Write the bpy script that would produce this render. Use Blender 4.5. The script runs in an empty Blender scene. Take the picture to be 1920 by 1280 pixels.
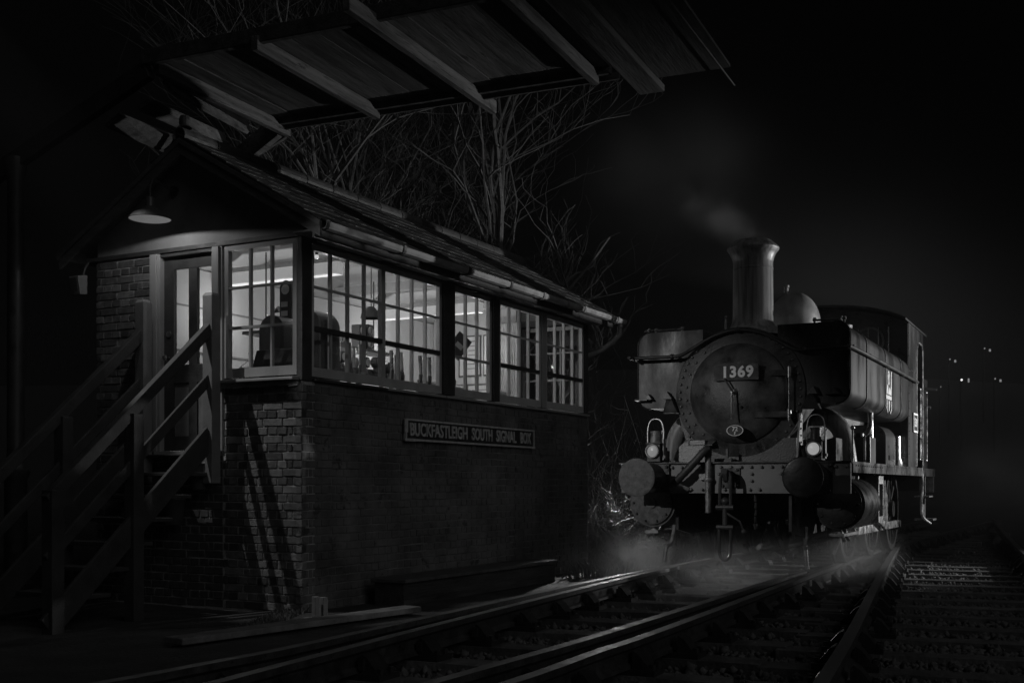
import bpy, math, random
import numpy as np
from mathutils import Vector, Matrix
random.seed(7)
rng = np.random.default_rng(7)
R = math.radians
sc = bpy.context.scene
COL = sc.collection

# ------------------------------------------------------------------ camera, sky, lamps, exposure
cam = bpy.data.cameras.new('camera'); camo = bpy.data.objects.new('camera', cam); COL.objects.link(camo)
camo.location = (0, 0, .88); camo.rotation_euler = (R(90), 0, 0)
cam.sensor_width = 36; cam.lens = 40.33; cam.shift_y = .1406; cam.clip_start = .05; cam.clip_end = 2000
sc.camera = camo
sc.view_settings.view_transform = 'Standard'; sc.view_settings.look = 'None'
sc.view_settings.exposure = 0; sc.view_settings.gamma = 1; sc.view_settings.use_curve_mapping = False
sc.render.engine = 'CYCLES'
sc.cycles.use_denoising = True
sc.cycles.max_bounces = 6; sc.cycles.transparent_max_bounces = 24
sc.cycles.volume_bounces = 0; sc.cycles.volume_step_rate = 2.0
sc.cycles.sample_clamp_indirect = 2.0
w = bpy.data.worlds.new('World'); sc.world = w; w.use_nodes = True
nt = w.node_tree; nt.nodes.clear()
sky = nt.nodes.new('ShaderNodeTexSky'); sky.sky_type = 'NISHITA'; sky.sun_disc = False
sky.sun_elevation = R(24); sky.sun_rotation = R(100)
bw = nt.nodes.new('ShaderNodeRGBToBW'); bg = nt.nodes.new('ShaderNodeBackground'); out = nt.nodes.new('ShaderNodeOutputWorld')
nt.links.new(sky.outputs[0], bw.inputs[0]); nt.links.new(bw.outputs[0], bg.inputs[0]); nt.links.new(bg.outputs[0], out.inputs[0])
bg.inputs[1].default_value = .00012                                   # a night sky

def lamp(name, kind, loc, power, target=None, size=60, blend=.6, soft=.05):
    l = bpy.data.lights.new(name, kind); o = bpy.data.objects.new(name, l); COL.objects.link(o)
    o.location = loc; l.energy = power; l.shadow_soft_size = soft
    if kind == 'SPOT': l.spot_size = R(size); l.spot_blend = blend
    if target is not None: o.rotation_euler = (Vector(target) - Vector(loc)).to_track_quat('-Z', 'Y').to_euler()
    return o
fill_sun = lamp('fill_sun', 'SUN', (16.5, -19.5, 15), .13, (0, 0, 0)); fill_sun.data.angle = R(35)  # soft fill added to lift the dark long wall and name board
# yard lamps just outside the picture: one right of the engine, one by the steps on the left, one low behind the engine; plus an added helper for the gable lamp
lamp('yard_lamp', 'SPOT', (10.6, 14.2, 1.75), 2000, (4.3, 14.6, 2.2), 68, 1., .06)
lamp('platform_lamp', 'SPOT', (-5.0, 6.2, 4.0), 850, (1.5, 12.1, 1.05), 24, 1., .04)
lamp('gable_lamp_helper', 'SPOT', (-4.99, 9.57, 5.58), 340, (-2.15, 10.35, .75), 22, .5, .03)  # added spot with no fitting, repeating the gable lamp's shadows on the corner bricks
lamp('track_lamp', 'SPOT', (1.5, 17.2, .6), 520, (1.5, 11.6, -.4), 75, .9, .1)

# ------------------------------------------------------------------ materials (grey: a black and white photograph)
def mat(name, c, rough=.7, metal=0., var=.35, scale=6., bump=.25, bscale=None, obj=0., spec=.5, coat=0., streak=None, c2=None, wear=0., turn=0.):
    m = bpy.data.materials.new(name); m.use_nodes = True; n = m.node_tree; N = n.nodes; L = n.links
    b = N['Principled BSDF']
    geo = N.new('ShaderNodeNewGeometry'); mp = N.new('ShaderNodeMapping')
    if turn:
        mt_ = N.new('ShaderNodeMapping'); mt_.inputs['Rotation'].default_value = (0, 0, R(turn)); L.new(geo.outputs['Position'], mt_.inputs[0]); L.new(mt_.outputs[0], mp.inputs[0])
    else: L.new(geo.outputs['Position'], mp.inputs[0])
    if streak: mp.inputs['Scale'].default_value = streak
    nz = N.new('ShaderNodeTexNoise'); nz.inputs['Scale'].default_value = scale; nz.inputs['Detail'].default_value = 8; nz.inputs['Roughness'].default_value = .65
    L.new(mp.outputs[0], nz.inputs[0])
    mr = N.new('ShaderNodeMapRange'); mr.inputs[1].default_value = .3; mr.inputs[2].default_value = .7
    mr.inputs[3].default_value = 1 - var; mr.inputs[4].default_value = 1 + var
    L.new(nz.outputs[0], mr.inputs[0])
    last = mr.outputs[0]
    if obj:
        oi = N.new('ShaderNodeObjectInfo'); r2 = N.new('ShaderNodeMapRange')
        r2.inputs[3].default_value = 1 - obj; r2.inputs[4].default_value = 1 + obj
        L.new(oi.outputs['Random'], r2.inputs[0])
        mu = N.new('ShaderNodeMath'); mu.operation = 'MULTIPLY'
        L.new(last, mu.inputs[0]); L.new(r2.outputs[0], mu.inputs[1]); last = mu.outputs[0]
    mu = N.new('ShaderNodeMath'); mu.operation = 'MULTIPLY'; mu.inputs[1].default_value = c
    L.new(last, mu.inputs[0]); last = mu.outputs[0]
    if c2 is not None:                                              # flaking or worn patches of another tone
        n3 = N.new('ShaderNodeTexNoise'); n3.inputs['Scale'].default_value = scale * 2.3; n3.inputs['Detail'].default_value = 10; n3.inputs['Roughness'].default_value = .7
        L.new(mp.outputs[0], n3.inputs[0])
        r3 = N.new('ShaderNodeMapRange'); r3.inputs[1].default_value = .62 - wear; r3.inputs[2].default_value = .66 - wear
        L.new(n3.outputs[0], r3.inputs[0])
        mx = N.new('ShaderNodeMix'); L.new(r3.outputs[0], mx.inputs[0]); L.new(last, mx.inputs[2]); mx.inputs[3].default_value = c2
        last = mx.outputs[0]
    L.new(last, b.inputs['Base Color'])
    rr = N.new('ShaderNodeMapRange'); rr.inputs[1].default_value = .3; rr.inputs[2].default_value = .7
    rr.inputs[3].default_value = max(.03, rough - .18); rr.inputs[4].default_value = min(1, rough + .18)
    L.new(nz.outputs[0], rr.inputs[0]); L.new(rr.outputs[0], b.inputs['Roughness'])
    b.inputs['Metallic'].default_value = metal; b.inputs['Specular IOR Level'].default_value = spec
    b.inputs['Coat Weight'].default_value = coat
    if bump:
        nb = N.new('ShaderNodeTexNoise'); nb.inputs['Scale'].default_value = bscale or scale * 5; nb.inputs['Detail'].default_value = 6
        L.new(mp.outputs[0], nb.inputs[0])
        bp = N.new('ShaderNodeBump'); bp.inputs['Strength'].default_value = bump; bp.inputs['Distance'].default_value = .01
        L.new(nb.outputs[0], bp.inputs['Height']); L.new(bp.outputs[0], b.inputs['Normal'])
    return m
def emit(name, c, s):
    m = bpy.data.materials.new(name); m.use_nodes = True; b = m.node_tree.nodes['Principled BSDF']
    b.inputs['Base Color'].default_value = (c, c, c, 1); b.inputs['Emission Color'].default_value = (1, 1, 1, 1); b.inputs['Emission Strength'].default_value = s
    b.inputs['Roughness'].default_value = .3
    return m
def glass(name):
    m = bpy.data.materials.new(name); m.use_nodes = True; n = m.node_tree; n.nodes.clear(); N = n.nodes; L = n.links
    t = N.new('ShaderNodeBsdfTransparent'); t.inputs[0].default_value = (.9, .9, .9, 1)
    g = N.new('ShaderNodeBsdfGlossy'); g.inputs[1].default_value = .03
    lw = N.new('ShaderNodeLayerWeight'); lw.inputs[0].default_value = .5
    pw = N.new('ShaderNodeMath'); pw.operation = 'POWER'; pw.inputs[1].default_value = 4; L.new(lw.outputs['Facing'], pw.inputs[0])
    f = N.new('ShaderNodeMath'); f.operation = 'MULTIPLY_ADD'; f.inputs[1].default_value = .6; f.inputs[2].default_value = .03; L.new(pw.outputs[0], f.inputs[0])
    x = N.new('ShaderNodeMixShader'); o = N.new('ShaderNodeOutputMaterial')
    L.new(f.outputs[0], x.inputs[0]); L.new(t.outputs[0], x.inputs[1]); L.new(g.outputs[0], x.inputs[2]); L.new(x.outputs[0], o.inputs[0])
    return m
def vapour(name, dens, scale, lo, hi, seed=0., power=1.5, stretch=(1, 1, 1)):
    # soft puff: density falls from the middle of the object outwards, broken by noise
    m = bpy.data.materials.new(name); m.use_nodes = True; n = m.node_tree; n.nodes.clear(); N = n.nodes; L = n.links
    o = N.new('ShaderNodeOutputMaterial'); v = N.new('ShaderNodeVolumePrincipled')
    v.inputs['Color'].default_value = (.95, .95, .95, 1); v.inputs['Anisotropy'].default_value = .2
    tc = N.new('ShaderNodeTexCoord'); ln = N.new('ShaderNodeVectorMath'); ln.operation = 'LENGTH'
    L.new(tc.outputs['Object'], ln.inputs[0])
    fall = N.new('ShaderNodeMapRange'); fall.interpolation_type = 'SMOOTHSTEP'
    fall.inputs[1].default_value = 1.; fall.inputs[2].default_value = .0; fall.inputs[3].default_value = 0; fall.inputs[4].default_value = 1
    L.new(ln.outputs['Value'], fall.inputs[0])
    mp = N.new('ShaderNodeMapping'); mp.inputs['Scale'].default_value = stretch; mp.inputs['Location'].default_value = (seed, seed, seed)
    geo = N.new('ShaderNodeNewGeometry'); L.new(geo.outputs['Position'], mp.inputs[0])
    nz = N.new('ShaderNodeTexNoise'); nz.inputs['Scale'].default_value = scale; nz.inputs['Detail'].default_value = 4; nz.inputs['Distortion'].default_value = .6
    L.new(mp.outputs[0], nz.inputs[0])
    r = N.new('ShaderNodeMapRange'); r.inputs[1].default_value = lo; r.inputs[2].default_value = hi
    L.new(nz.outputs[0], r.inputs[0])
    pw = N.new('ShaderNodeMath'); pw.operation = 'POWER'; pw.inputs[1].default_value = power; L.new(fall.outputs[0], pw.inputs[0])
    a = N.new('ShaderNodeMath'); a.operation = 'MULTIPLY'; L.new(pw.outputs[0], a.inputs[0]); L.new(r.outputs[0], a.inputs[1])
    d = N.new('ShaderNodeMath'); d.operation = 'MULTIPLY'; d.inputs[1].default_value = dens; L.new(a.outputs[0], d.inputs[0])
    L.new(d.outputs[0], v.inputs['Density']); L.new(v.outputs[0], o.inputs['Volume'])
    return m

BRICK = mat('brick', .15, .85, var=.45, scale=18, bump=.8, bscale=110, obj=.65, c2=.26, wear=-.04)
BRICKW = mat('brickwork', .15, .9, var=.65, scale=2.2, bump=.7, bscale=90, c2=.07, wear=.04)
MORTAR = mat('mortar', .48, .95, var=.5, scale=9, bump=.8, bscale=120)
DMORTAR = mat('dark_mortar', .2, .95, var=.6, scale=3, bump=.8, bscale=90)  # darker mortar tone for the side, rear and far walls
FRAME = mat('pale_woodwork', .36, .5, var=.12, scale=5, bump=.12, bscale=60, streak=(1, 1, .3), c2=.2, wear=-.05)
SASH = mat('sash_paint', .55, .5, var=.15, scale=5, bump=.12, bscale=60, c2=.35, wear=-.05)
DARKW = mat('dark_woodwork', .05, .55, var=.4, scale=6, bump=.3, bscale=50)
BUFF = mat('rusty_lit_side', .11, .75, var=.6, scale=16, bump=.5, bscale=60, c2=.06, wear=.04)  # rust tone; its paler colour also serves the lit left cylinder
POST = mat('painted_post', .2, .6, var=.2, scale=7, bump=.2, bscale=60, c2=.12, wear=-.03)
STAIRW = mat('worn_shaded_timber', .048, .75, var=.4, scale=6, bump=.4, bscale=60)
GABLE = mat('gable_panel', .22, .7, var=.25, scale=2.5, bump=.25, bscale=30)
SLATE = mat('slate', .06, .6, var=.4, scale=12, bump=.5, bscale=70, obj=.45)
BARGE = mat('weathered_board', .10, .8, var=.5, scale=5, bump=.9, bscale=30, streak=(1, 1, 5))
TIMBER = mat('old_timber', .09, .85, var=.75, scale=7, bump=.9, bscale=30, obj=.45, c2=.05, wear=.06, streak=(2.0, .16, 2.0), turn=24)
PLASTIC = mat('pale_gutter', .26, .5, var=.45, scale=5, bump=.15, c2=.12, wear=-.02)
IRON = mat('black_iron', .03, .5, var=.4, scale=9, bump=.2)
BLACK = mat('engine_black', .035, .36, var=.5, scale=4.5, bump=.15, bscale=30, spec=.5, c2=.06, wear=-.02)
TANK = mat('tank_black', .026, .42, var=.7, scale=3, bump=.12, bscale=40, streak=(1, 1, .35), spec=.35, c2=.075, wear=.02)
SMOKE = mat('smokebox_black', .055, .42, var=.7, scale=5, bump=.25, bscale=60, c2=.14, wear=-.02)
BEAM = mat('beam_paint', .17, .5, var=.2, scale=6, bump=.12)
STEEL = mat('bright_steel', .45, .33, metal=.9, var=.4, scale=9, bump=.1)
WORN = mat('worn_steel', .22, .5, metal=.6, var=.6, scale=14, bump=.5, bscale=80)
COPPER = mat('polished_cap', .4, .3, metal=.9, var=.35, scale=8, bump=.06, streak=(1, 1, .2))
CHIM = mat('chimney_black', .22, .4, var=.6, scale=8, bump=.15, bscale=90, streak=(3, 3, .15), spec=.6)
DOME = mat('polished_dome', .34, .42, metal=.35, var=.2, scale=8, bump=.03)
WHITE = mat('white_paint', .75, .5, var=.12, scale=12, bump=.05)
SIGNW = mat('sign_white', .62, .6, var=.3, scale=14, bump=.1)
SIGNB = mat('sign_black', .025, .6, var=.3, scale=10, bump=.1)
RAILT = mat('rail_steel', .10, .45, metal=.5, var=.5, scale=8, bump=.3, bscale=60, c2=.05, wear=.05)
RAILTOP = mat('rail_head', .17, .6, metal=.8, var=.4, scale=6, bump=.1)
SLEEP = mat('sleeper_timber', .13, .85, var=.5, scale=7, bump=.8, bscale=45, obj=.3)
STONE = mat('ballast_stone', .14, .9, var=.6, scale=18, bump=.4)
GROUND = mat('cinder_ground', .045, .95, var=.6, scale=3, bump=1., bscale=30)
BARK = mat('bark', .13, .85, var=.5, scale=9, bump=.5)
TWIG = mat('twig', .11, .85, var=.4, scale=6, bump=.2)
LEAF = mat('grass_blade', .10, .8, var=.5, scale=5, bump=0)
CREAM = mat('cream_wall', .62, .75, var=.06, scale=2, bump=.05)
CEIL = mat('ceiling_white', .55, .8, var=.08, scale=2, bump=.05)
WOOD = mat('varnished_wood', .2, .35, var=.3, scale=4, bump=.1, streak=(1, 1, .2), coat=.3)
DARKP = mat('dark_case', .08, .4, var=.3, scale=6, bump=.1)
PAPER = mat('paper', .7, .8, var=.06, scale=8, bump=0)
CLOTH = mat('pale_cloth', .5, .9, var=.15, scale=8, bump=.4, bscale=60)
ENAMEL = mat('white_enamel', .7, .25, var=.1, scale=6, bump=0)
BUCKET = mat('bucket_paint', .06, .45, var=.4, scale=8, bump=.2)
GLASS = glass('window_glass')
TUBE = emit('lit_diffuser', .8, .22); DISC = emit('lamp_glass_lit', .6, .10)
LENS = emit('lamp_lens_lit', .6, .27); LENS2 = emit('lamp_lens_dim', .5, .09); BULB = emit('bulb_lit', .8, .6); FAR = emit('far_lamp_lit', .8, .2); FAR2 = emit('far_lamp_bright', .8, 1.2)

# ------------------------------------------------------------------ mesh helpers
class M:
    def __init__(s): s.v = []; s.f = []
    def add(s, vs, fs):
        n = len(s.v); s.v += [tuple(v) for v in vs]; s.f += [tuple(i + n for i in f) for f in fs]; return s
    def box(s, a, b):
        (x0, y0, z0), (x1, y1, z1) = a, b
        return s.add([(x0, y0, z0), (x1, y0, z0), (x1, y1, z0), (x0, y1, z0), (x0, y0, z1), (x1, y0, z1), (x1, y1, z1), (x0, y1, z1)],
                     [(0, 3, 2, 1), (4, 5, 6, 7), (0, 1, 5, 4), (1, 2, 6, 5), (2, 3, 7, 6), (3, 0, 4, 7)])
    def bar(s, p, q, wd, h, up=(0, 0, 1)):                            # oriented beam from p to q
        p, q, up = Vector(p), Vector(q), Vector(up); d = (q - p).normalized(); r = d.cross(up).normalized(); u = r.cross(d)
        vs = []
        for c in (p, q):
            for a, b in ((-1, -1), (1, -1), (1, 1), (-1, 1)): vs.append(c + r * a * wd / 2 + u * b * h / 2)
        return s.add(vs, [(3, 2, 1, 0), (4, 5, 6, 7), (0, 1, 5, 4), (1, 2, 6, 5), (2, 3, 7, 6), (3, 0, 4, 7)])
    def cyl(s, p, q, r0, r1=None, n=16, cap=True):
        return s.tube([p, q], [r0, r0 if r1 is None else r1], n, cap)
    def tube(s, pts, r, n=8, cap=True):
        pts = [Vector(p) for p in pts]; k = len(pts); rs = r if isinstance(r, (list, tuple)) else [r] * k
        vs = []; fs = []; ref = None
        for i, p in enumerate(pts):
            d = (pts[min(i + 1, k - 1)] - pts[max(i - 1, 0)]).normalized()
            if ref is None: ref = Vector((0, 0, 1)) if abs(d.z) < .9 else Vector((1, 0, 0))
            a = d.cross(ref)
            if a.length < 1e-4: a = d.cross(Vector((0, 1, 0)))
            a.normalize(); b = d.cross(a); ref = a.cross(d) if abs(a.cross(d).length) > .1 else ref
            ref = -b
            for j in range(n):
                t = 2 * math.pi * j / n; vs.append(p + (a * math.cos(t) + b * math.sin(t)) * rs[i])
        for i in range(k - 1):
            for j in range(n):
                j2 = (j + 1) % n; fs.append((i * n + j, i * n + j2, (i + 1) * n + j2, (i + 1) * n + j))
        if cap: fs += [tuple(range(n - 1, -1, -1)), tuple((k - 1) * n + j for j in range(n))]
        return s.add(vs, fs)
    def lathe(s, prof, o=(0, 0, 0), axis='z', n=32):                   # prof: (radius, height)
        vs = []; fs = []
        for r, h in prof:
            for j in range(n):
                t = 2 * math.pi * j / n; c, d = r * math.cos(t), r * math.sin(t)
                v = {'z': (c, d, h), 'y': (c, h, d), 'x': (h, c, d)}[axis]
                vs.append((v[0] + o[0], v[1] + o[1], v[2] + o[2]))
        for i in range(len(prof) - 1):
            for j in range(n):
                j2 = (j + 1) % n; fs.append((i * n + j, i * n + j2, (i + 1) * n + j2, (i + 1) * n + j))
        return s.add(vs, fs)
    def prism(s, poly, vec):                                          # 3-D outline pushed along vec
        n = len(poly); vec = Vector(vec); a = [Vector(p) for p in poly]
        vs = a + [p + vec for p in a]
        return s.add(vs, [tuple(range(n - 1, -1, -1)), tuple(range(n, 2 * n))] + [(i, (i + 1) % n, n + (i + 1) % n, n + i) for i in range(n)])
    def ball(s, c, r, nu=10, nv=6):
        return s.lathe([(max(1e-4, r * math.sin(math.pi * i / nv)), -r * math.cos(math.pi * i / nv)) for i in range(nv + 1)], c, 'z', nu)
    def bolts(s, pts, r, h, axis='y'):                                # hexagon heads standing out along -axis
        for p in pts:
            p = Vector(p); d = {'y': Vector((0, -h, 0)), 'x': Vector((h, 0, 0)), 'z': Vector((0, 0, h))}[axis]
            s.tube([p, p + d * .7, p + d], [r, r * .95, r * .5], 6)
        return s
    def mesh(s, name, m, smooth=False):
        me = bpy.data.meshes.new(name); me.from_pydata(s.v, [], s.f)
        for k in (m if isinstance(m, (list, tuple)) else [m]): me.materials.append(k)
        me.update()
        import bmesh
        bm = bmesh.new(); bm.from_mesh(me); bmesh.ops.recalc_face_normals(bm, faces=bm.faces); bm.to_mesh(me); bm.free()
        if smooth:
            me.shade_smooth(); me.set_sharp_from_angle(angle=R(38))
        return me
    def build(s, name, m, parent=None, smooth=False, bevel=0., **kw):
        o = bpy.data.objects.new(name, s.mesh(name, m, smooth)); COL.objects.link(o)
        if parent: o.parent = parent
        if bevel:
            b = o.modifiers.new('bevel', 'BEVEL'); b.width = bevel; b.segments = 2; b.limit_method = 'ANGLE'; b.angle_limit = R(50)
        for k, v in kw.items(): o[k] = v
        return o
def empty(name, loc, rz, label, cat, group=None):
    o = bpy.data.objects.new(name, None); COL.objects.link(o); o.location = loc; o.rotation_euler = (0, 0, rz); o.empty_display_size = .2
    o['label'] = label; o['category'] = cat
    if group: o['group'] = group
    return o
def tag(o, label, cat, group=None):
    o['label'] = label; o['category'] = cat
    if group: o['group'] = group
    return o
def link(name, me, parent=None, loc=(0, 0, 0), rot=(0, 0, 0)):
    o = bpy.data.objects.new(name, me); COL.objects.link(o); o.location = loc; o.rotation_euler = rot
    if parent: o.parent = parent
    return o
def text(name, body, size, m, parent, mtx, depth=.004, sx=1., bold=0., align='CENTER', spacing=1.):
    c = bpy.data.curves.new(name, 'FONT'); c.body = body; c.size = size; c.extrude = depth; c.align_x = align; c.align_y = 'CENTER'; c.offset = bold
    c.space_character = spacing; c.resolution_u = 4
    t = bpy.data.objects.new(name + '_curve', c); COL.objects.link(t)
    dg = bpy.context.evaluated_depsgraph_get(); me = bpy.data.meshes.new_from_object(t.evaluated_get(dg))
    bpy.data.objects.remove(t); bpy.data.curves.remove(c)
    me.transform(mtx @ Matrix.Diagonal((sx, 1, 1, 1))); me.materials.clear(); me.materials.append(m); me.name = name
    return link(name, me, parent)
def basis(o, x, y, z):
    return Matrix(((x[0], y[0], z[0], o[0]), (x[1], y[1], z[1], o[1]), (x[2], y[2], z[2], o[2]), (0, 0, 0, 1)))
def spline(pts, k=6):
    out = []; n = len(pts); P = [Vector(p) for p in pts]
    for i in range(n - 1):
        p0, p1, p2, p3 = P[max(i - 1, 0)], P[i], P[i + 1], P[min(i + 2, n - 1)]
        for j in range(k):
            t = j / k
            out.append(.5 * (2 * p1 + (p2 - p0) * t + (2 * p0 - 5 * p1 + 4 * p2 - p3) * t * t + (3 * p1 - p0 - 3 * p2 + p3) * t ** 3))
    out.append(P[-1]); return out
def arc(cx, cz, r, a0, a1, n):
    return [(cx + r * math.cos(R(a0 + (a1 - a0) * i / n)), cz + r * math.sin(R(a0 + (a1 - a0) * i / n))) for i in range(n + 1)]

# ------------------------------------------------------------------ the ground
GZ = -.26
def ground():
    xs = np.concatenate([[-400, -120, -50, -25], np.arange(-14, 20, .5), [26, 45, 110, 400]])
    ys = np.concatenate([[-150, -40, -10], np.arange(-2, 32, .5), [40, 60, 110, 220, 500]])
    m = M(); nx = len(xs)
    for y in ys:
        for x in xs:
            near = 1 if -13 < x < 19 and -1 < y < 31 else 0
            m.v.append((x, y, GZ + near * (.02 * math.sin(1.7 * x + .6 * y) * math.sin(.9 * y) + .012 * random.uniform(-1, 1))))
    for j in range(len(ys) - 1):
        for i in range(nx - 1): m.f.append((j * nx + i, j * nx + i + 1, (j + 1) * nx + i + 1, (j + 1) * nx + i))
    m.build('ground', GROUND, smooth=True, kind='structure')
    h = M(); n = 40                                                   # dark hillside beyond the railway, on the right
    for i in range(n + 1):
        a = i / n; x = -60 + 230 * a
        for yy, zz in ((62, -.8), (80, 2.6 + 1.2 * math.sin(9 * a)), (110, 8 + 2.5 * math.sin(7 * a + 1)), (150, 13 + 3 * math.sin(5 * a)), (240, 10)):
            h.v.append((x, yy, zz))
    for i in range(n):
        for k in range(4): h.f.append((i * 5 + k, i * 5 + 5 + k, i * 5 + 6 + k, i * 5 + 1 + k))
    h.build('hillside', GROUND, smooth=True, kind='structure')
ground()

# ------------------------------------------------------------------ railway tracks
RAIL_SEC = [(-.035, 0), (.035, 0), (.037, -.03), (.012, -.05), (.010, -.11), (.030, -.125), (.033, -.145), (-.033, -.145), (-.030, -.125), (-.010, -.11), (-.012, -.05), (-.037, -.03)]
def rail(pts, parent, origin):
    P = spline([(x - origin[0], y - origin[1], 0) for x, y in pts]); n = len(RAIL_SEC); v = []; f = []; mi = []
    for i, p in enumerate(P):
        d = (P[min(i + 1, len(P) - 1)] - P[max(i - 1, 0)]).normalized(); r = Vector((d.y, -d.x, 0))
        for a, z in RAIL_SEC: v.append(tuple(p + r * a + Vector((0, 0, z + (.004 if abs(a) < .036 and z == 0 else 0)))))
    for i in range(len(P) - 1):
        for j in range(n):
            j2 = (j + 1) % n; f.append((i * n + j, i * n + j2, (i + 1) * n + j2, (i + 1) * n + j)); mi.append(1 if j == 0 else 0)
    me = bpy.data.meshes.new('rail'); me.from_pydata(v, [], f + [tuple(range(n)), tuple((len(P) - 1) * n + j for j in range(n - 1, -1, -1))])
    me.materials.append(RAILT); me.materials.append(RAILTOP)
    for p, k in zip(me.polygons, mi): p.material_index = k
    import bmesh
    bm = bmesh.new(); bm.from_mesh(me); bmesh.ops.recalc_face_normals(bm, faces=bm.faces); bm.to_mesh(me); bm.free()
    return link('rail', me, parent)
def chair_mesh():
    m = M(); m.box((-.10, -.19, 0), (.10, .19, .035))
    for sgn in (-1, 1):
        m.prism([(-.07, sgn * .05, .035), (-.07, sgn * .16, .035), (-.07, sgn * .09, .12), (-.07, sgn * .055, .14)], (.14, 0, 0))
    for a in (-.05, .05):
        for b in (-.165, .165): m.cyl((a, b, .035), (a, b, .065), .018, n=6)
    m.box((-.10, .042, .055), (.09, .075, .115))                       # the timber key
    return m.mesh('rail_chair', IRON)
CHAIR = chair_mesh()
def sleeper_meshes(ln):
    r = []
    for k in range(3):
        m = M(); xs = np.linspace(-ln / 2, ln / 2, 7); n = 4
        for i, x in enumerate(xs):
            j = lambda a: random.uniform(-a, a)
            m.v += [(x, -.125 + j(.006), -.13), (x, .125 + j(.006), -.13), (x, .12 + j(.008), j(.005)), (x, -.12 + j(.008), j(.005))]
        for i in range(6):
            for q in range(4): m.f.append((i * 4 + q, i * 4 + (q + 1) % 4, i * 4 + 4 + (q + 1) % 4, i * 4 + 4 + q))
        m.f += [(0, 1, 2, 3), (27, 26, 25, 24)]
        r.append(m.mesh('sleeper', SLEEP))
    return r
def interp(pts, y):
    for (x0, y0), (x1, y1) in zip(pts, pts[1:]):
        if y0 <= y <= y1: return x0 + (x1 - x0) * (y - y0) / (y1 - y0), math.atan2(x1 - x0, y1 - y0)
    return None
LN1 = [(-3.2, 2.9), (-1.84, 5.1), (-1.489, 5.719), (-1.173, 6.31), (-.444, 7.953), (.795, 10.694), (1.61, 12.3), (2.44, 13.9), (4.3, 17.43), (7.2, 22.9), (11.5, 31)]
LN4 = [(-1.0, 3.4), (-.017, 5.116), (.453, 6.086), (.741, 6.642), (1.425, 8.089), (3.163, 11.831), (4.2, 14.0), (5.70, 17.1), (8.6, 22.4), (12.9, 30.3)]
LN2 = [(-2.1, 3.2), (-1.332, 5.116), (-1.073, 5.771), (-.414, 7.423), (.6, 9.859), (1.40, 11.7), (1.79, 12.5)]
LN3 = [(-1.0, 3.9), (-.362, 5.116), (.501, 6.736), (1.73, 9.234), (2.62, 11.05), (2.99, 11.75)]
RB = [(.5, 2.8), (1.379, 5.116), (2.086, 7.011), (3.149, 9.963), (4.98, 15.0), (7.05, 20.5)]
RB2 = [(2.15, 2.8), (2.98, 4.9), (3.66, 6.7), (4.72, 9.5), (6.76, 15.14), (9.63, 22.53), (13.0, 31)]
def track(name, loc, label, rails, left, right, y0, y1, step, ln, dz):
    t = empty(name, (loc[0], loc[1], 0), 0, label, 'railway track', 'tracks of the station throat')
    for r in rails: rail(r, t, loc)
    sm = sleeper_meshes(ln); y = y0; cnt = 0
    while y < y1:
        a, b = interp(left, y), interp(right, y)
        if a and b:
            ang = (a[1] + b[1]) / 2; cxx = (a[0] + b[0]) / 2; rz = -ang + random.uniform(-.02, .02)
            s = link('sleeper', sm[cnt % 3], t, (cxx - loc[0] + random.uniform(-.05, .05), y - loc[1], -.18 + dz), (0, 0, rz))
            for rl in rails:
                # a chair wherever this sleeper carries a rail
                for k in range(9):
                    q = interp(rl, y + (k - 4) * .02)
                    if not q: continue
                    dx = q[0] - cxx; yy = y + (k - 4) * .02
                    lx = dx * math.cos(-rz) - (yy - y) * math.sin(-rz); lyy = dx * math.sin(-rz) + (yy - y) * math.cos(-rz)
                    if abs(lx) < ln / 2 - .1:
                        q2 = interp(rl, min(max(y - dx * math.tan(ang) * .9, rl[0][1]), rl[-1][1])) or q
                        yy2 = min(max(y - dx * math.tan(ang) * .9, rl[0][1]), rl[-1][1]); ddx = q2[0] - cxx
                        lx = ddx * math.cos(-rz) - (yy2 - y) * math.sin(-rz)
                        c = link('rail_chair', CHAIR, s, (lx, 0, .0), (0, 0, math.pi / 2 if ddx > 0 else -math.pi / 2))
                    break
            cnt += 1
        y += step * random.uniform(.95, 1.05)
    return t
track('railway_track', (0, 8.0), 'turnout track of bullhead rail in front of the signal box, the engine standing on it', [LN1, LN4, LN2, LN3], LN1, LN4, 4.0, 27, .70, 2.75, 0)
track('railway_track', (3.2, 8.0), 'empty track running off to the right of the engine', [RB, RB2], RB, RB2, 3.6, 20.4, .72, 2.55, -.012)

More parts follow.
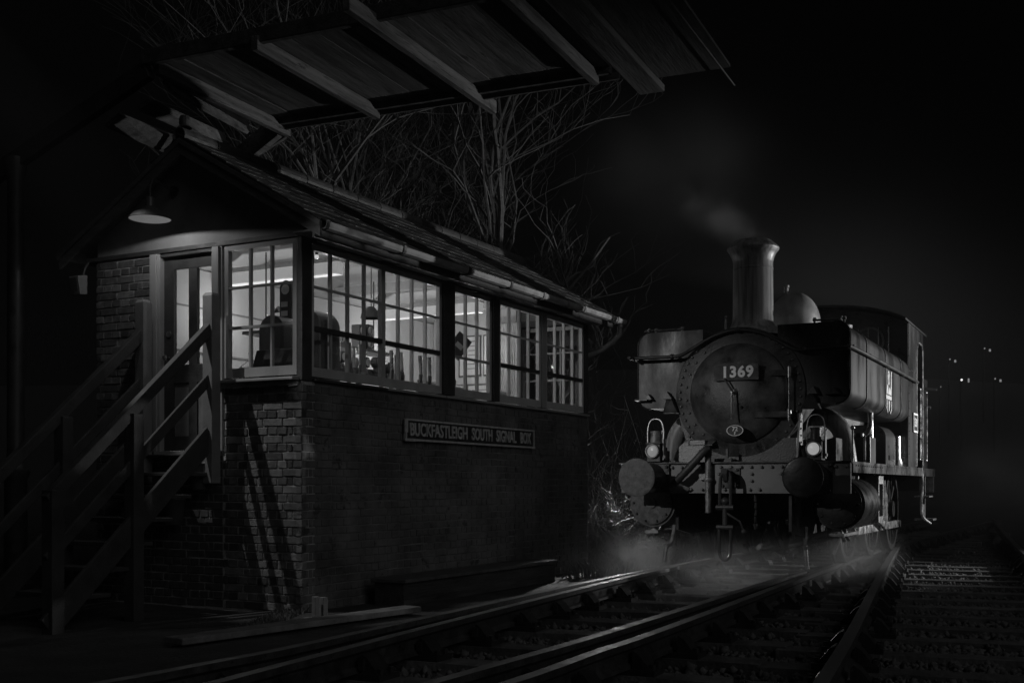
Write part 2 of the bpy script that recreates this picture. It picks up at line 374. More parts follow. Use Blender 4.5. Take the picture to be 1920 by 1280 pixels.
def stones(name, n, regions, size, m):
    base = np.array([(1, 0, 0), (-1, 0, 0), (0, 1, 0), (0, -1, 0), (0, 0, 1), (0, 0, -1)], float)
    fc = np.array([(0, 2, 4), (2, 1, 4), (1, 3, 4), (3, 0, 4), (2, 0, 5), (1, 2, 5), (3, 1, 5), (0, 3, 5)])
    wts = np.array([r[5] for r in regions], float); wts /= wts.sum()
    pick = rng.choice(len(regions), n, p=wts); rg = np.array([r[:5] for r in regions], float)[pick]
    u = rng.random((n, 2))
    y = rg[:, 2] + (rg[:, 3] - rg[:, 2]) * u[:, 0]
    x = rg[:, 0] + (rg[:, 1] - rg[:, 0]) * u[:, 1] + y * rg[:, 4]
    s = size * rng.uniform(.5, 1.35, n)
    v = base[None] * (s[:, None, None] * rng.uniform(.6, 1.2, (n, 6, 1))) * rng.uniform(.6, 1.2, (n, 1, 3))
    a = rng.uniform(0, 6.28, n); b = rng.uniform(0, 6.28, n); ca, sa, cb, sb = np.cos(a), np.sin(a), np.cos(b), np.sin(b)
    X = v[:, :, 0] * ca[:, None] - v[:, :, 1] * sa[:, None]; Y = v[:, :, 0] * sa[:, None] + v[:, :, 1] * ca[:, None]; Z = v[:, :, 2]
    Y2 = Y * cb[:, None] - Z * sb[:, None]; Z2 = Y * sb[:, None] + Z * cb[:, None]
    z = GZ + rng.uniform(.0, .045, n)
    V = np.stack([X + x[:, None], Y2 + y[:, None], Z2 + z[:, None]], -1).reshape(-1, 3)
    F = (fc[None] + (np.arange(n) * 6)[:, None, None]).reshape(-1, 3)
    me = bpy.data.meshes.new(name); me.vertices.add(len(V)); me.vertices.foreach_set('co', V.ravel())
    me.loops.add(F.size); me.loops.foreach_set('vertex_index', F.ravel().astype(np.int32))
    me.polygons.add(len(F)); me.polygons.foreach_set('loop_start', np.arange(0, F.size, 3, dtype=np.int32)); me.polygons.foreach_set('loop_total', np.full(len(F), 3, np.int32))
    me.materials.append(m); me.update(); me.validate()
    o = link(name, me); o['kind'] = 'stuff'; tag(o, 'loose grey ballast stones between and beside the rails', 'ballast'); return o
stones('ballast', 42000, [(-5.2, 1.2, 4.2, 10, .5, 5), (-5, 1.4, 10, 20, .47, 3.5), (-.6, 3.4, 4.2, 10, .38, 4), (.2, 4.2, 10, 21, .33, 4)], .032, STONE)

# ------------------------------------------------------------------ the signal box (local x along the front, y along the gable end, z up)
BX = empty('signal_box', (-1.868, 10.2, 0), R(61.973), 'small brick signal box with lit windows, slate roof and a name board on its side', 'signal box')
TL, SW, SILL, HEAD, FL = 6.19, 2.57, 1.84, 3.10, 1.20
def part(m, name, mt, parent=BX, **k): return m.build(name, mt, parent, **k)

endw = M(); u0 = .20
endw.box((.012, .012, -.4), (u0, SW - .012, 1.20)); endw.box((.012, .012, 1.20), (u0, .92, 1.815)); endw.box((.012, 1.83, 1.20), (u0, SW - .012, HEAD))
endw = part(endw, 'end_wall', MORTAR)
sidew = M(); sidew.box((u0 + .003, .012, -.4), (TL, .2, 1.815)); sidew = part(sidew, 'side_wall', DMORTAR)
back = M(); back.box((u0 + .003, SW - .2, -.4), (TL, SW - .012, HEAD)); back = part(back, 'rear_wall', DMORTAR)
fare = M(); fare.box((TL - .2, .203, -.4), (TL - .003, SW - .203, 1.815)); fare.box((TL - .2, .98, 1.815), (TL - .003, SW - .203, HEAD)); part(fare, 'far_end_wall', DMORTAR)

def chamfer_brick(dx, dy, dz, m):
    c = .004; j = lambda: random.uniform(-.0035, .0035); b = M()
    o = [(0, 0), (dy, 0), (dy, dz), (0, dz)]
    for (y, z) in o: b.v.append((.06, y + j(), z + j()))
    for (y, z) in o: b.v.append((c + j() * .5, y + j(), z + j()))
    for (y, z), (ay, az) in zip(o, ((c, c), (-c, c), (-c, -c), (c, -c))): b.v.append((j() * .6, y + ay, z + az))
    for k in range(4):
        k2 = (k + 1) % 4; b.f += [(k, k2, 4 + k2, 4 + k), (4 + k, 4 + k2, 8 + k2, 8 + k)]
    b.f.append((8, 9, 10, 11)); return b
KINDS = {'s': .215, 'h': .1025, 'q': .05, 't': .16}
BM = {k: [chamfer_brick(0, L_, .065, BRICK).mesh('brick', BRICK) for _ in range(4)] for k, L_ in KINDS.items()}
def courses(a, b, z0, z1, start=0):
    """English bond between a and b: rows of (position, length, height)"""
    z = z0; k = start
    while z + .07 < z1:
        p = a; row = []
        seq = ['s'] if k % 2 == 0 else ['h', 'q']
        i = 0
        while p < b - .03:
            kind = 's' if k % 2 == 0 else (['h', 'q'][i] if i < 2 else 'h')
            L_ = KINDS[kind]
            if p + L_ > b:
                L_ = b - p
                if L_ < .03: break
                kind = None
            row.append((p, kind, L_)); p += L_ + .0115; i += 1
        yield z, row
        z += .0755; k += 1
rest = M(); nb = 0
def put_bricks(a, b, z0, z1, single, start=0):
    global nb
    for z, row in courses(a, b, z0, z1, start):
        for p, kind, L_ in row:
            jx = random.uniform(-.003, .003)
            if single(p, z) and kind and nb < 300:
                link('brick', random.choice(BM[kind]), endw, (.003 + jx, p + random.uniform(-.002, .002), z + random.uniform(-.002, .002)), (random.uniform(-.012, .012), random.uniform(-.02, .02), random.uniform(-.02, .02))); nb += 1
            else:
                bb = chamfer_brick(0, L_, .065, None); rest.add([(x + .004 + jx, y + p, zz + z) for x, y, zz in bb.v], bb.f)
put_bricks(.0, .915, -.245, 1.815, lambda p, z: True)
put_bricks(1.835, SW, 1.20, HEAD, lambda p, z: True)
put_bricks(.927, SW, -.245, 1.19, lambda p, z: p > 1.8 and z > .5)
rest.build('brickwork', BRICK, endw, kind='stuff')
side = M()
for z, row in courses(.0, TL, -.245, 1.815, 1):
    for p, kind, L_ in row:
        b_ = chamfer_brick(0, L_, .065, None); jx = random.uniform(-.003, .004)
        side.add([(y + p, x + .004 + jx, zz + z) for x, y, zz in b_.v], b_.f)
side.build('brickwork', BRICKW, sidew, kind='stuff')

# timber framing
def b3(m, x0, x1, y0, y1, z0, z1): return m.box((x0, y0, z0), (x1, y1, z1))
for nm, x0, x1, y0, y1, z0, z1, mt in [
    ('corner_post', -.005, .14, -.005, .055, 1.818, 3.10, DARKW), ('wall_post', 2.425, 2.655, .0, .10, 1.86, 3.06, DARKW),
    ('wall_post', 3.53, 3.675, .0, .10, 1.86, 3.06, DARKW), ('wall_post', 4.785, 4.915, .0, .09, 1.86, 3.06, FRAME), ('wall_post', 6.085, 6.19, -.002, .10, 1.86, 3.06, DARKW),
    ('head_beam', .143, 6.19, -.003, .12, 3.062, 3.14, DARKW), ('head_beam', .0, .12, .058, 1.04, 3.10, 3.14, DARKW)]:
    part(b3(M(), x0, x1, y0, y1, z0, z1), nm, mt, bevel=.006)
sill = M()
for a, b in ((.145, 1.31), (1.313, 2.42), (2.43, 3.66), (3.663, 4.85), (4.853, 6.18)):
    s_ = M(); s_.prism([(a, -.035, SILL - .02), (a, .1, SILL - .02), (a, .1, SILL + .022), (a, -.035, SILL + .005)], (b - a - .004, 0, 0)); part(s_, 'window_sill', FRAME if a > 1.2 else DARKW, bevel=.004)
s_ = M(); s_.prism([(-.10, .03, 1.818), (.1, .03, 1.818), (.1, .03, 1.868), (-.10, .03, 1.845)], (0, .93, 0)); part(s_, 'window_sill', FRAME, bevel=.006)
# flaking mortar fillet under the end sill
fl = M()
for k in range(46):
    y = random.uniform(.03, .86); l = random.uniform(.04, .16); z = 1.808 - random.uniform(0, .03)
    fl.bar((-.006 - random.random() * .02, y, z), (-.012 - random.random() * .02, y + l, z + random.uniform(-.012, .012)), .02, random.uniform(.004, .014))
part(fl, 'broken_mortar_fillet', SIGNW, kind='stuff')

def window(name, pt, along, a, b, z0, z1, ncol, rows, depth, parent=BX, stile=.045, bar=.02, fm=FRAME, thick=.045, meet=.02, meetm=None):
    """sash in a wall; pt(q, d, z) -> local point with q along the wall and d inwards"""
    def bx(m, q0, q1, d0, d1, y0, y1):
        p0, p1 = pt(q0, d0, y0), pt(q1, d1, y1); m.box(tuple(min(i, j) for i, j in zip(p0, p1)), tuple(max(i, j) for i, j in zip(p0, p1)))
    d0, d1 = depth, depth + thick
    f = M(); bx(f, a, a + stile, d0, d1, z0, z1); bx(f, b - stile, b, d0, d1, z0, z1)
    bx(f, a + stile, b - stile, d0 + .001, d1 - .001, z1 - .05, z1); bx(f, a + stile, b - stile, d0 + .001, d1 - .001, z0, z0 + .085)
    win = f.build(name, fm, parent)
    qs = [a + stile + (b - a - 2 * stile) * k / ncol for k in range(ncol + 1)]
    zs = [z0 + .085] + rows + [z1 - .05]
    for k, z in enumerate(rows):
        hb = M(); th = meet if k == 0 else bar / 2
        bx(hb, a + stile, b - stile, d0 + (-.012 if k == 0 and meetm else .004), d1 - .004, z - th, z + th); hb.build('meeting_rail' if k == 0 and meetm else 'glazing_bar', meetm if k == 0 and meetm else fm, win)
    for q in qs[1:-1]:
        vb = M(); bx(vb, q - bar / 2, q + bar / 2, d0 + .006, d1 - .002, z0 + .085, z1 - .05); vb.build('glazing_bar', fm, win)
    for i in range(ncol):
        for j in range(len(rows) + 1):
            g = M(); e = .004; dd = (d0 + d1) / 2 + .008
            g.add([pt(qs[i] + e, dd, zs[j] + e), pt(qs[i + 1] - e, dd, zs[j] + e), pt(qs[i + 1] - e, dd, zs[j + 1] - e), pt(qs[i] + e, dd, zs[j + 1] - e)], [(0, 1, 2, 3)])
            g.build('pane', GLASS, win)
    return win
front = lambda q, d, z: (q, d, z)
for a, b, nc, dep in ((.145, 1.305, 4, .012), (1.31, 2.42, 4, .03), (2.66, 3.525, 3, .03), (3.68, 4.78, 4, .02), (4.92, 6.08, 4, .02)):
    window('sash_window', front, 0, a, b, 1.865, 3.058, nc, [2.30, 2.68], dep, fm=SASH, meetm=DARKW if (nc == 4) else None, meet=.022 if nc == 4 else .012)
window('sash_window', lambda q, d, z: (d, q, z), 0, .06, .90, 1.872, 3.095, 3, [2.33, 2.70], .0, meet=.012)
window('sash_window', lambda q, d, z: (TL - .1 + d, q, z), 0, .06, .97, 1.85, 3.06, 3, [2.33, 2.70], .0, meet=.014)
fe = M(); fe.box((TL - .2, .203, HEAD - .03), (TL - .003, .98, HEAD + .05)); part(fe, 'head_beam', DARKW)

# door and casing in the gable end
for y0, y1, nm in ((.92, 1.045, 'door_jamb'), (1.70, 1.83, 'door_jamb')):
    m = M(); m.box((-.012, y0, 1.20), (.13, y1, 3.098)); m.box((-.03, y0 + .03, 1.20), (-.0125, y1 - .012, 3.096)); part(m, nm, FRAME, bevel=.004)
door = M(); dx0, dx1 = .045, .085
def dbox(y0, y1, z0, z1, e=0): door.box((dx0 + e, y0, z0), (dx1 - e, y1, z1))
dbox(1.05, 1.10, 1.215, 3.06); dbox(1.575, 1.698, 1.215, 3.06); dbox(1.282, 1.385, 1.32, 2.94, .001)
dbox(1.10, 1.575, 2.945, 3.06, .002); dbox(1.10, 1.575, 1.86, 2.03, .002); dbox(1.10, 1.575, 1.215, 1.35, .002)
door = part(door, 'door', DARKW)
for y0, y1 in ((1.10, 1.282), (1.385, 1.575)):
    M().box((.06, y0, 1.35), (.07, y1, 1.86)).build('door_panel', POST, door)
    g = M(); g.add([(.066, y0, 2.03), (.066, y1, 2.03), (.066, y1, 2.945), (.066, y0, 2.945)], [(0, 1, 2, 3)]); g.build('pane', GLASS, door)
kn = M(); kn.lathe([(.001, -.075), (.02, -.072), (.028, -.055), (.02, -.035), (.01, -.03), (.012, 0)], (.045, 1.635, 2.10), 'x', 14); kn.build('door_knob', STEEL, door, smooth=True)
kn = M(); kn.lathe([(.001, -.012), (.03, -.01), (.032, 0)], (.045, 1.635, 2.33), 'x', 14); kn.build('door_lock', STEEL, door, smooth=True)
part(M().box((-.09, 1.05, 1.175), (.12, 1.70, 1.205)), 'threshold', FRAME)
part(M().box((-.002, 1.05, 3.064), (.12, 1.70, 3.098)), 'door_head', DARKW)
# gable
RZ0, RZ1, EV, MID = 3.17, 4.115, -.31, SW / 2
sl = (RZ1 - RZ0) / (MID - EV)
gz = lambda y: RZ0 + (min(y, SW - y) - EV) * sl - .07
g = M(); g.prism([(.02, -.0, 3.142), (.02, SW, 3.142), (.02, SW, gz(SW)), (.02, MID, gz(MID)), (.02, 0, gz(0))], (.06, 0, 0)); part(g, 'gable_panel', GABLE)
g = M(); g.prism([(-.02, -.1, 3.10), (-.02, SW + .12, 3.10), (-.02, SW + .12, 3.138), (-.02, -.1, 3.138)], (.04, 0, 0)); part(g, 'gable_moulding', DARKW)
g = M(); g.prism([(TL - .08, .0, 3.142), (TL - .08, SW, 3.142), (TL - .08, SW, gz(SW)), (TL - .08, MID, gz(MID)), (TL - .08, 0, gz(0))], (.06, 0, 0)); part(g, 'gable_panel', GABLE)
# roof
X0, X1 = -.17, TL + .30
roof = M()
for sgn in (0, 1):
    f_ = (lambda y: SW - y) if sgn else (lambda y: y)
    roof.prism([(X0 + .03, f_(EV + .04), RZ0 - .015), (X0 + .03, f_(MID), RZ1 - .0), (X0 + .03, f_(MID), RZ1 - .04), (X0 + .03, f_(EV + .04), RZ0 - .055)], (X1 - X0 - .06, 0, 0))
roof = part(roof, 'roof', BARGE)
slope = math.atan(sl); ln = math.hypot(MID - EV, RZ1 - RZ0); rows = 9
def slate_mesh(wd, h):
    m = M(); t = .008; n = 5; v0 = []
    for i in range(n + 1):
        m.v += [(wd * i / n, random.uniform(-.006, .006), 0), (wd * i / n, h, 0), (wd * i / n, random.uniform(-.006, .006), t + random.uniform(0, .003)), (wd * i / n, h, t)]
    for i in range(n):
        a = i * 4; b = a + 4; m.f += [(a, a + 1, b + 1, b), (a + 2, b + 2, b + 3, a + 3), (a, b, b + 2, a + 2)]
    m.f += [(0, 2, 3, 1), (n * 4, n * 4 + 1, n * 4 + 3, n * 4 + 2)]
    return m.mesh('slate', SLATE)
SL = [slate_mesh(.296, .38) for _ in range(5)]; SLH = slate_mesh(.146, .38)
for r_ in range(rows):
    d = r_ * ln / rows - .03; x = X0 - (.0 if r_ % 2 else .0); first = r_ % 2
    while x < X1 - .1:
        half = first; first = False
        y = EV + d * math.cos(slope); z = RZ0 + d * math.sin(slope) + .012
        tilt = -.028 + random.uniform(-.012, .012)
        if random.random() < .06: tilt -= random.uniform(.02, .06)
        link('slate', SLH if half else random.choice(SL), roof, (x, y, z + .008), (slope + tilt, random.uniform(-.01, .01), random.uniform(-.008, .008)))
        x += .15 if half else .30
bs = M()                                                              # the far slope, out of the camera's sight: one sheet of lapped courses
for r_ in range(rows):
    d0, d1 = r_ * ln / rows - .03, (r_ + 1) * ln / rows
    P = lambda d, o: (SW - EV - d * math.cos(slope), RZ0 + d * math.sin(slope) + o)
    a, b = P(d0, .03), P(d1, .012)
    bs.add([(X0, a[0], a[1]), (X1, a[0], a[1]), (X1, b[0], b[1]), (X0, b[0], b[1]), (X0, a[0], a[1] - .012), (X1, a[0], a[1] - .012)], [(0, 1, 2, 3), (0, 4, 5, 1)])
bs.build('rear_slates', SLATE, roof)
x = X0 - .02; k = 0
while x < X1 - .1:
    m = M(); A = arc(MID, RZ1 - .02, .08, 205, -25, 10)
    m.prism([(x, y, z + .03) for y, z in A] + [(x, y, z + .03) for y, z in reversed(arc(MID, RZ1 - .02, .068, 205, -25, 10))], (.44, 0, 0)); m.build('ridge_tile', SLATE, roof); x += .455
m = M(); m.lathe([(.001, .10), (.04, .09), (.055, .05), (.05, 0), (.07, -.02)], (X0 + .06, MID, RZ1 + .12), 'z', 12); m.build('ridge_finial', SLATE, roof)
for f_, nm in ((lambda y: y, 'bargeboard'), (lambda y: SW - y, 'bargeboard')):
    m = M(); m.prism([(X0 + .0, f_(EV - .02), RZ0 - .14), (X0, f_(MID), RZ1 - .16), (X0, f_(MID), RZ1 - .02), (X0, f_(EV - .02), RZ0 - .0)], (.028, 0, 0)); part(m, nm, BARGE)
    m = M(); m.prism([(X0 - .022, f_(EV - .03), RZ0 - .05), (X0 - .022, f_(MID), RZ1 - .06), (X0 - .022, f_(MID), RZ1 - .012), (X0 - .022, f_(EV - .03), RZ0 - .002)], (.02, 0, 0)); part(m, 'verge_strip', BARGE)
# eaves: fascia, soffit, gutter with brackets
part(M().box((X0 + .03, EV + .06, RZ0 - .13), (X1 - .03, EV + .085, RZ0 - .02)), 'fascia', DARKW)
part(M().box((X0 + .03, EV + .09, RZ0 - .075), (X1 - .03, -.01, RZ0 - .06)), 'soffit', GABLE)
for k in range(5):
    x = .2 + k * 1.25; part(M().box((x, -.30 + .09, 3.03 - .02), (x + 1.05, -.004, 3.062)) if False else M().box((x, -.16, 3.082), (x + 1.0, -.005, 3.094)), 'soffit_board', GABLE)
def gutter(x0, x1, mt, label=None):
    A = [(EV - .065, .0), (EV - .062, -.03), (EV - .05, -.055), (EV - .0, -.062), (EV + .045, -.05), (EV + .056, 0)]
    Bq = [(y + (.004 if y < EV else -.004), z + .004) for y, z in A]
    m = M(); m.prism([(x0, y, RZ0 - .005 + z) for y, z in A] + [(x0, y, RZ0 - .005 + z) for y, z in reversed(Bq)], (x1 - x0, 0, 0))
    o = part(m, 'gutter', mt)
    if label: o['label'] = label
gutter(-.13, 1.09, PLASTIC, 'pale gutter length'); gutter(1.096, 2.33, PLASTIC, 'pale gutter length'); gutter(2.336, 4.1, PLASTIC, 'pale gutter length')
gutter(4.106, 4.78, PLASTIC, 'pale gutter length'); gutter(4.786, 5.28, PLASTIC, 'pale gutter length'); gutter(5.286, 6.36, PLASTIC, 'pale gutter length'); gutter(6.366, 6.66, PLASTIC, 'pale gutter length')
for x in (-.14, 1.07, 2.31, 3.25, 4.08, 4.76, 5.26, 6.35):
    m = M(); A = [(EV - .075, .008), (EV - .07, -.04), (EV - .055, -.066), (EV, -.074), (EV + .052, -.06), (EV + .066, .008)]
    m.prism([(x, y, RZ0 - .004 + z) for y, z in A] + [(x, y * .9 + EV * .1, RZ0 - .004 + z * .86) for y, z in reversed(A)], (.045, 0, 0)); part(m, 'gutter_bracket', IRON if x < 4 else POST)
dp = M(); dp.tube(spline([(6.55, EV, 3.10), (6.55, EV, 3.0), (6.53, EV + .02, 2.93), (6.38, -.12, 2.74), (6.28, .05, 2.66), (6.25, .16, 2.58), (6.24, .18, 2.45), (6.24, .18, 1.5), (6.24, .18, -.2)], 4), .034, 12); part(dp, 'downpipe', POST, smooth=True)
m = M(); m.lathe([(.05, 0), (.05, .06), (.04, .07)], (6.55, EV, 3.06), 'z', 12); part(m, 'downpipe_collar', POST, smooth=True)
# floor, ceiling, inner walls
part(M().box((.203, .203, 1.10), (TL - .203, SW - .203, 1.198)), 'floor', WOOD)
cl = M(); cl.prism([(.10, .10, 3.16), (.10, .55, 3.40), (.10, SW - .55, 3.40), (.10, SW - .10, 3.16), (.10, SW - .1, 3.185), (.10, SW - .55, 3.425), (.10, .55, 3.425), (.10, .10, 3.185)], (TL - .2, 0, 0)); part(cl, 'ceiling', CEIL)
part(M().box((.21, SW - .235, 1.2), (TL - .21, SW - .203, 3.2)), 'inner_wall', CREAM)
part(M().box((TL - .24, .99, 1.2), (TL - .203, SW - .24, 3.4)), 'inner_wall', CREAM)
m = M(); m.box((.203, 1.84, 1.2), (.215, SW - .24, 3.1)); m.box((.203, .205, 1.2), (.215, .91, 1.86)); part(m, 'inner_wall', CREAM)
part(M().box((.21, .203, 1.2), (TL - .21, .215, 1.86)), 'inner_wall', CREAM)
for z in (2.30, 2.78): part(M().box((.22, SW - .25, z), (TL - .25, SW - .237, z + .018)), 'wall_rail', WOOD)
part(M().box((TL - .255, 1.0, 2.30), (TL - .243, SW - .26, 2.318)), 'wall_rail', WOOD)
for x in (1.9, 3.4, 5.1): part(M().box((x, .25, 3.22), (x + .09, SW - .30, 3.33)), 'tie_beam', CEIL)
# name board on the front
SG = empty('name_board', (BX.matrix_basis @ Vector((3.05, -.03, 1.45))), R(61.973), 'long cast name board reading BUCKFASTLEIGH SOUTH SIGNAL BOX on the brick side wall', 'sign')
M().box((-1.43, 0, -.105), (1.43, .028, .105)).build('board', SIGNB, SG)
for a in ((-1.44, -.012, .092, 1.44, .015, .112), (-1.44, -.012, -.112, 1.44, .015, -.092), (-1.44, -.0125, -.091, -1.415, .015, .091), (1.415, -.0125, -.091, 1.44, .015, .091)):
    M().box(a[:3], a[3:]).build('board_edge', SIGNW, SG)
for a in ((-1.455, -.016, -.03, -1.40, -.005, .108), (-1.45, -.016, -.118, -1.25, -.005, -.09), (1.36, -.016, -.118, 1.45, -.005, -.09)): M().box(a[:3], a[3:]).build('mounting_strap', SIGNW, SG)
SM = basis((0, -.0075, -.002), (1, 0, 0), (0, 0, 1), (0, -1, 0))
for wd, xc, W_ in (('BUCKFASTLEIGH', -.777, 1.154), ('SOUTH', .135, .464), ('SIGNAL', .715, .492), ('BOX', 1.21, .278)):
    o = text('lettering', wd, .185, SIGNW, SG, SM @ Matrix.Translation((0, 0, 0)), .006, 1, .004)
    xs_ = [v.co.x for v in o.data.vertices]; k = W_ / (max(xs_) - min(xs_)); c0 = (max(xs_) + min(xs_)) / 2
    for v in o.data.vertices: v.co.x = (v.co.x - c0) * k + xc
# gable lamp
GL = empty('gable_lamp', BX.matrix_basis @ Vector((-.40, 1.433, 3.316)), R(61.973), 'lit enamel swan-neck lamp on the gable over the door', 'lamp')
m = M(); m.lathe([(.192, 0), (.195, .004), (.15, .055), (.07, .10), (.045, .12), (.04, .20), (.03, .21), (.001, .212)], n=36); m.lathe([(.188, .004), (.14, .05), (.06, .09), (.001, .092)], n=36); m.build('lamp_shade', DARKP, GL, smooth=True)
m = M(); m.lathe([(.001, .006), (.186, .006)], n=36); m.build('lamp_glass', DISC, GL)
m = M(); m.tube(spline([(0, 0, .2), (0, 0, .30), (.02, -.01, .37), (.06, .03, .385), (.14, .05, .385), (.41, .10, .365)], 5), .014, 8); m.lathe([(.05, .0), (.05, .02), (.001, .02)], (.40, .10, .365), 'x', 12); m.build('swan_neck', IRON, GL, smooth=True)
gl = lamp('gable_lamp_light', 'SPOT', BX.matrix_basis @ Vector((-.40, 1.433, 3.318)), 7, BX.matrix_basis @ Vector((-.40, 1.433, 0)), 170, .10, .0)
# light fitting by the rear eaves
FLD = empty('wall_floodlight', BX.matrix_basis @ Vector((-.06, 2.66, 2.86)), R(61.973), 'small unlit floodlight hanging below the dark rear eaves of the signal box', 'floodlight')
M().prism([(-.02, -.06, -.09), (-.10, -.05, -.10), (-.13, -.05, .08), (-.02, -.06, .10)], (0, .13, 0)).build('housing', POST, FLD, bevel=.006)
M().prism([(-.112, -.035, -.07), (-.136, -.035, .06), (-.138, -.035, .06), (-.114, -.035, -.07)], (0, .10, 0)).build('lens', DARKP, FLD)
m = M(); m.tube([(-.02, .0, .1), (0, 0, .17), (.05, 0, .24)], .012, 6); m.build('bracket', IRON, FLD)

# ------------------------------------------------------------------ things inside the signal box
def at(t, s, z): return BX.matrix_basis @ Vector((t, s, z))
RZ = R(61.973)
for x, s0, s1, lab in ((1.42, .62, 2.15, 'lit strip light across the near end of the signal box ceiling'), (4.35, .62, 2.15, 'lit strip light across the far end of the signal box ceiling')):
    F = empty('strip_light', at(x, s0, 3.17), RZ, lab, 'strip light', 'strip lights under the signal box ceiling')
    M().box((-.06, 0, 0), (.06, s1 - s0, .05)).build('fitting', ENAMEL, F); M().box((-.055, .01, -.13), (.055, s1 - s0 - .01, -.002)).build('diffuser', TUBE, F, bevel=.012)
    for k in range(3): lamp('strip_and_fill_light', 'POINT', at(x, s0 + .15 + k * .6, 2.72), 4.6, soft=.0)
lamp('strip_and_fill_light', 'POINT', at(2.9, 1.3, 2.7), 5.0, soft=.0)  # added point with no fitting, brightens the room between the strips
lamp('strip_and_fill_light', 'POINT', at(5.4, 1.3, 2.7), 5.0, soft=.0)  # another added point without a fitting, for the far end
BU = empty('bare_bulb', at(.42, .16, 3.0), RZ, 'small bright bare bulb just inside the top of the first front window', 'bulb')
m = M(); m.ball((0, 0, 0), .022); m.build('bulb', BULB, BU); m = M(); m.cyl((0, 0, .02), (0, 0, .09), .014); m.build('bulb_holder', DARKP, BU)
# desk with instrument cases by the gable window
D = empty('desk', at(.6, .78, 1.2), RZ, 'low wooden desk inside the gable window carrying arched cases', 'desk')
M().box((-.32, -.5, .66), (.32, .5, .70)).build('desk_top', WOOD, D)
for a in (-.28, .28):
    for b in (-.46, .46): M().box((a - .03, b - .03, 0), (a + .03, b + .03, .658)).build('leg', WOOD, D)
def case(loc, wd, h, dp, lab, mt, grp=None):
    o = empty('instrument_case', at(*loc), RZ, lab, 'instrument case', grp)
    r = wd / 2; P = [(0, -r, 0)] + [(0, y, z) for y, z in reversed(arc(0, h - r, r, 0, 180, 12))] + [(0, r, 0)]
    P = [(0, -r, 0), (0, r, 0)] + [(0, y, z) for y, z in arc(0, h - r, r, 0, 180, 14)]
    M().prism(P, (dp, 0, 0)).build('case', mt, o, bevel=.006)
    rr = r - .03; P = [(-.006, -rr, .03), (-.006, rr, .03)] + [(-.006, y, z) for y, z in arc(0, h - r, rr, 0, 180, 14)]
    M().prism(P, (.005, 0, 0)).build('case_front', WOOD, o); return o
case((.42, .70, 1.9), .30, .60, .3, 'round-topped wooden block case, left one in the gable window', WOOD, 'block cases on the desk')
case((.40, .27, 1.9), .34, .62, .3, 'round-topped wooden block case, right one in the gable window', WOOD, 'block cases on the desk')
nd = empty('needle_instrument', at(.75, .80, 2.42), RZ, 'tall narrow dark needle instrument standing behind the block cases', 'instrument')
P = [(0, -.07, -.5), (0, .07, -.5)] + [(0, y, z) for y, z in arc(0, .40, .07, 0, 180, 10)]
M().prism(P, (.08, 0, 0)).build('case', DARKP, nd, bevel=.004); m = M(); m.lathe([(.001, -.004), (.045, -.003), (.05, 0)], (0, 0, .38), 'x', 16); m.build('dial', ENAMEL, nd)
for k in range(2): M().box((-.004, -.03, .12 + k * .09), (-.001, .05, .17 + k * .09)).build('label', PAPER, nd)
mo = empty('monitor', at(.22, .52, 1.9), RZ, 'flat dark monitor back leaning on the inside of the gable window', 'monitor')
M().prism([(0, -.25, .0), (.04, -.25, .0), (.08, -.29, .25), (.05, -.29, .25)], (0, .52, 0)).build('screen_back', DARKP, mo, bevel=.006); M().box((-.02, -.08, -.03), (.12, .1, 0)).build('foot', DARKP, mo)
hg = M(); hg.tube([(0, -.16, 0), (0, .16, 0), (0, .0, .09), (0, -.16, 0)], .008, 6); hg.tube([(0, 0, .09), (0, 0, .13), (0, .03, .16), (0, .04, .13)], .006, 6)
o = hg.build('coat_hanger', WHITE); o.location = at(1.2, 1.62, 2.12); o.rotation_euler = (0, 0, RZ); tag(o, 'white coat hanger on the back wall seen through the gable window', 'coat hanger')
bk = empty('book_stack', at(.2, .66, 1.9), RZ, 'few papers and books lying on the desk behind the lower left gable pane', 'books')
for k in range(3): M().box((-.1, -.02, .02 * k), (.06, .12 - .01 * k, .02 * k + .016)).build('book', PAPER if k % 2 else DARKP, bk)
# lever frame along the front
LF = empty('lever_frame', at(2.0, .50, 1.2), RZ, 'row of polished signal levers behind the front windows', 'lever frame')
M().box((-.95, -.16, 0), (.95, .2, .28)).build('frame_casting', DARKP, LF, bevel=.02)
for k in range(10):
    x = -.85 + k * .19; back_ = .20 if k in (3, 7) else -.02
    m = M(); m.bar((x, 0, .25), (x + .04, back_, .92), .018, .05, (1, 0, 0)); lv = m.build('lever', [DARKP, POST, BEAM][k % 3], LF); m = M(); m.tube([(x + .04, back_, .92), (x + .055, back_ + .02, 1.13)], [.018, .024], 8); m.build('lever_handle', STEEL, lv, smooth=True)
    M().box((x - .03, -.21, .55), (x + .05, -.20, .62)).build('number_plate', PAPER, lv) if k % 2 else None
BS = empty('block_shelf', at(2.1, 1.25, 2.40), RZ, 'hanging wooden shelf crowded with bells and dials over the levers', 'shelf')
M().box((-1.3, -.12, 0), (1.0, .14, .03)).build('shelf_board', WOOD, BS)
for x in (-1.1, .8): m = M(); m.cyl((x, 0, .03), (x, 0, .85), .008, n=6); m.build('hanger_rod', DARKP, BS)
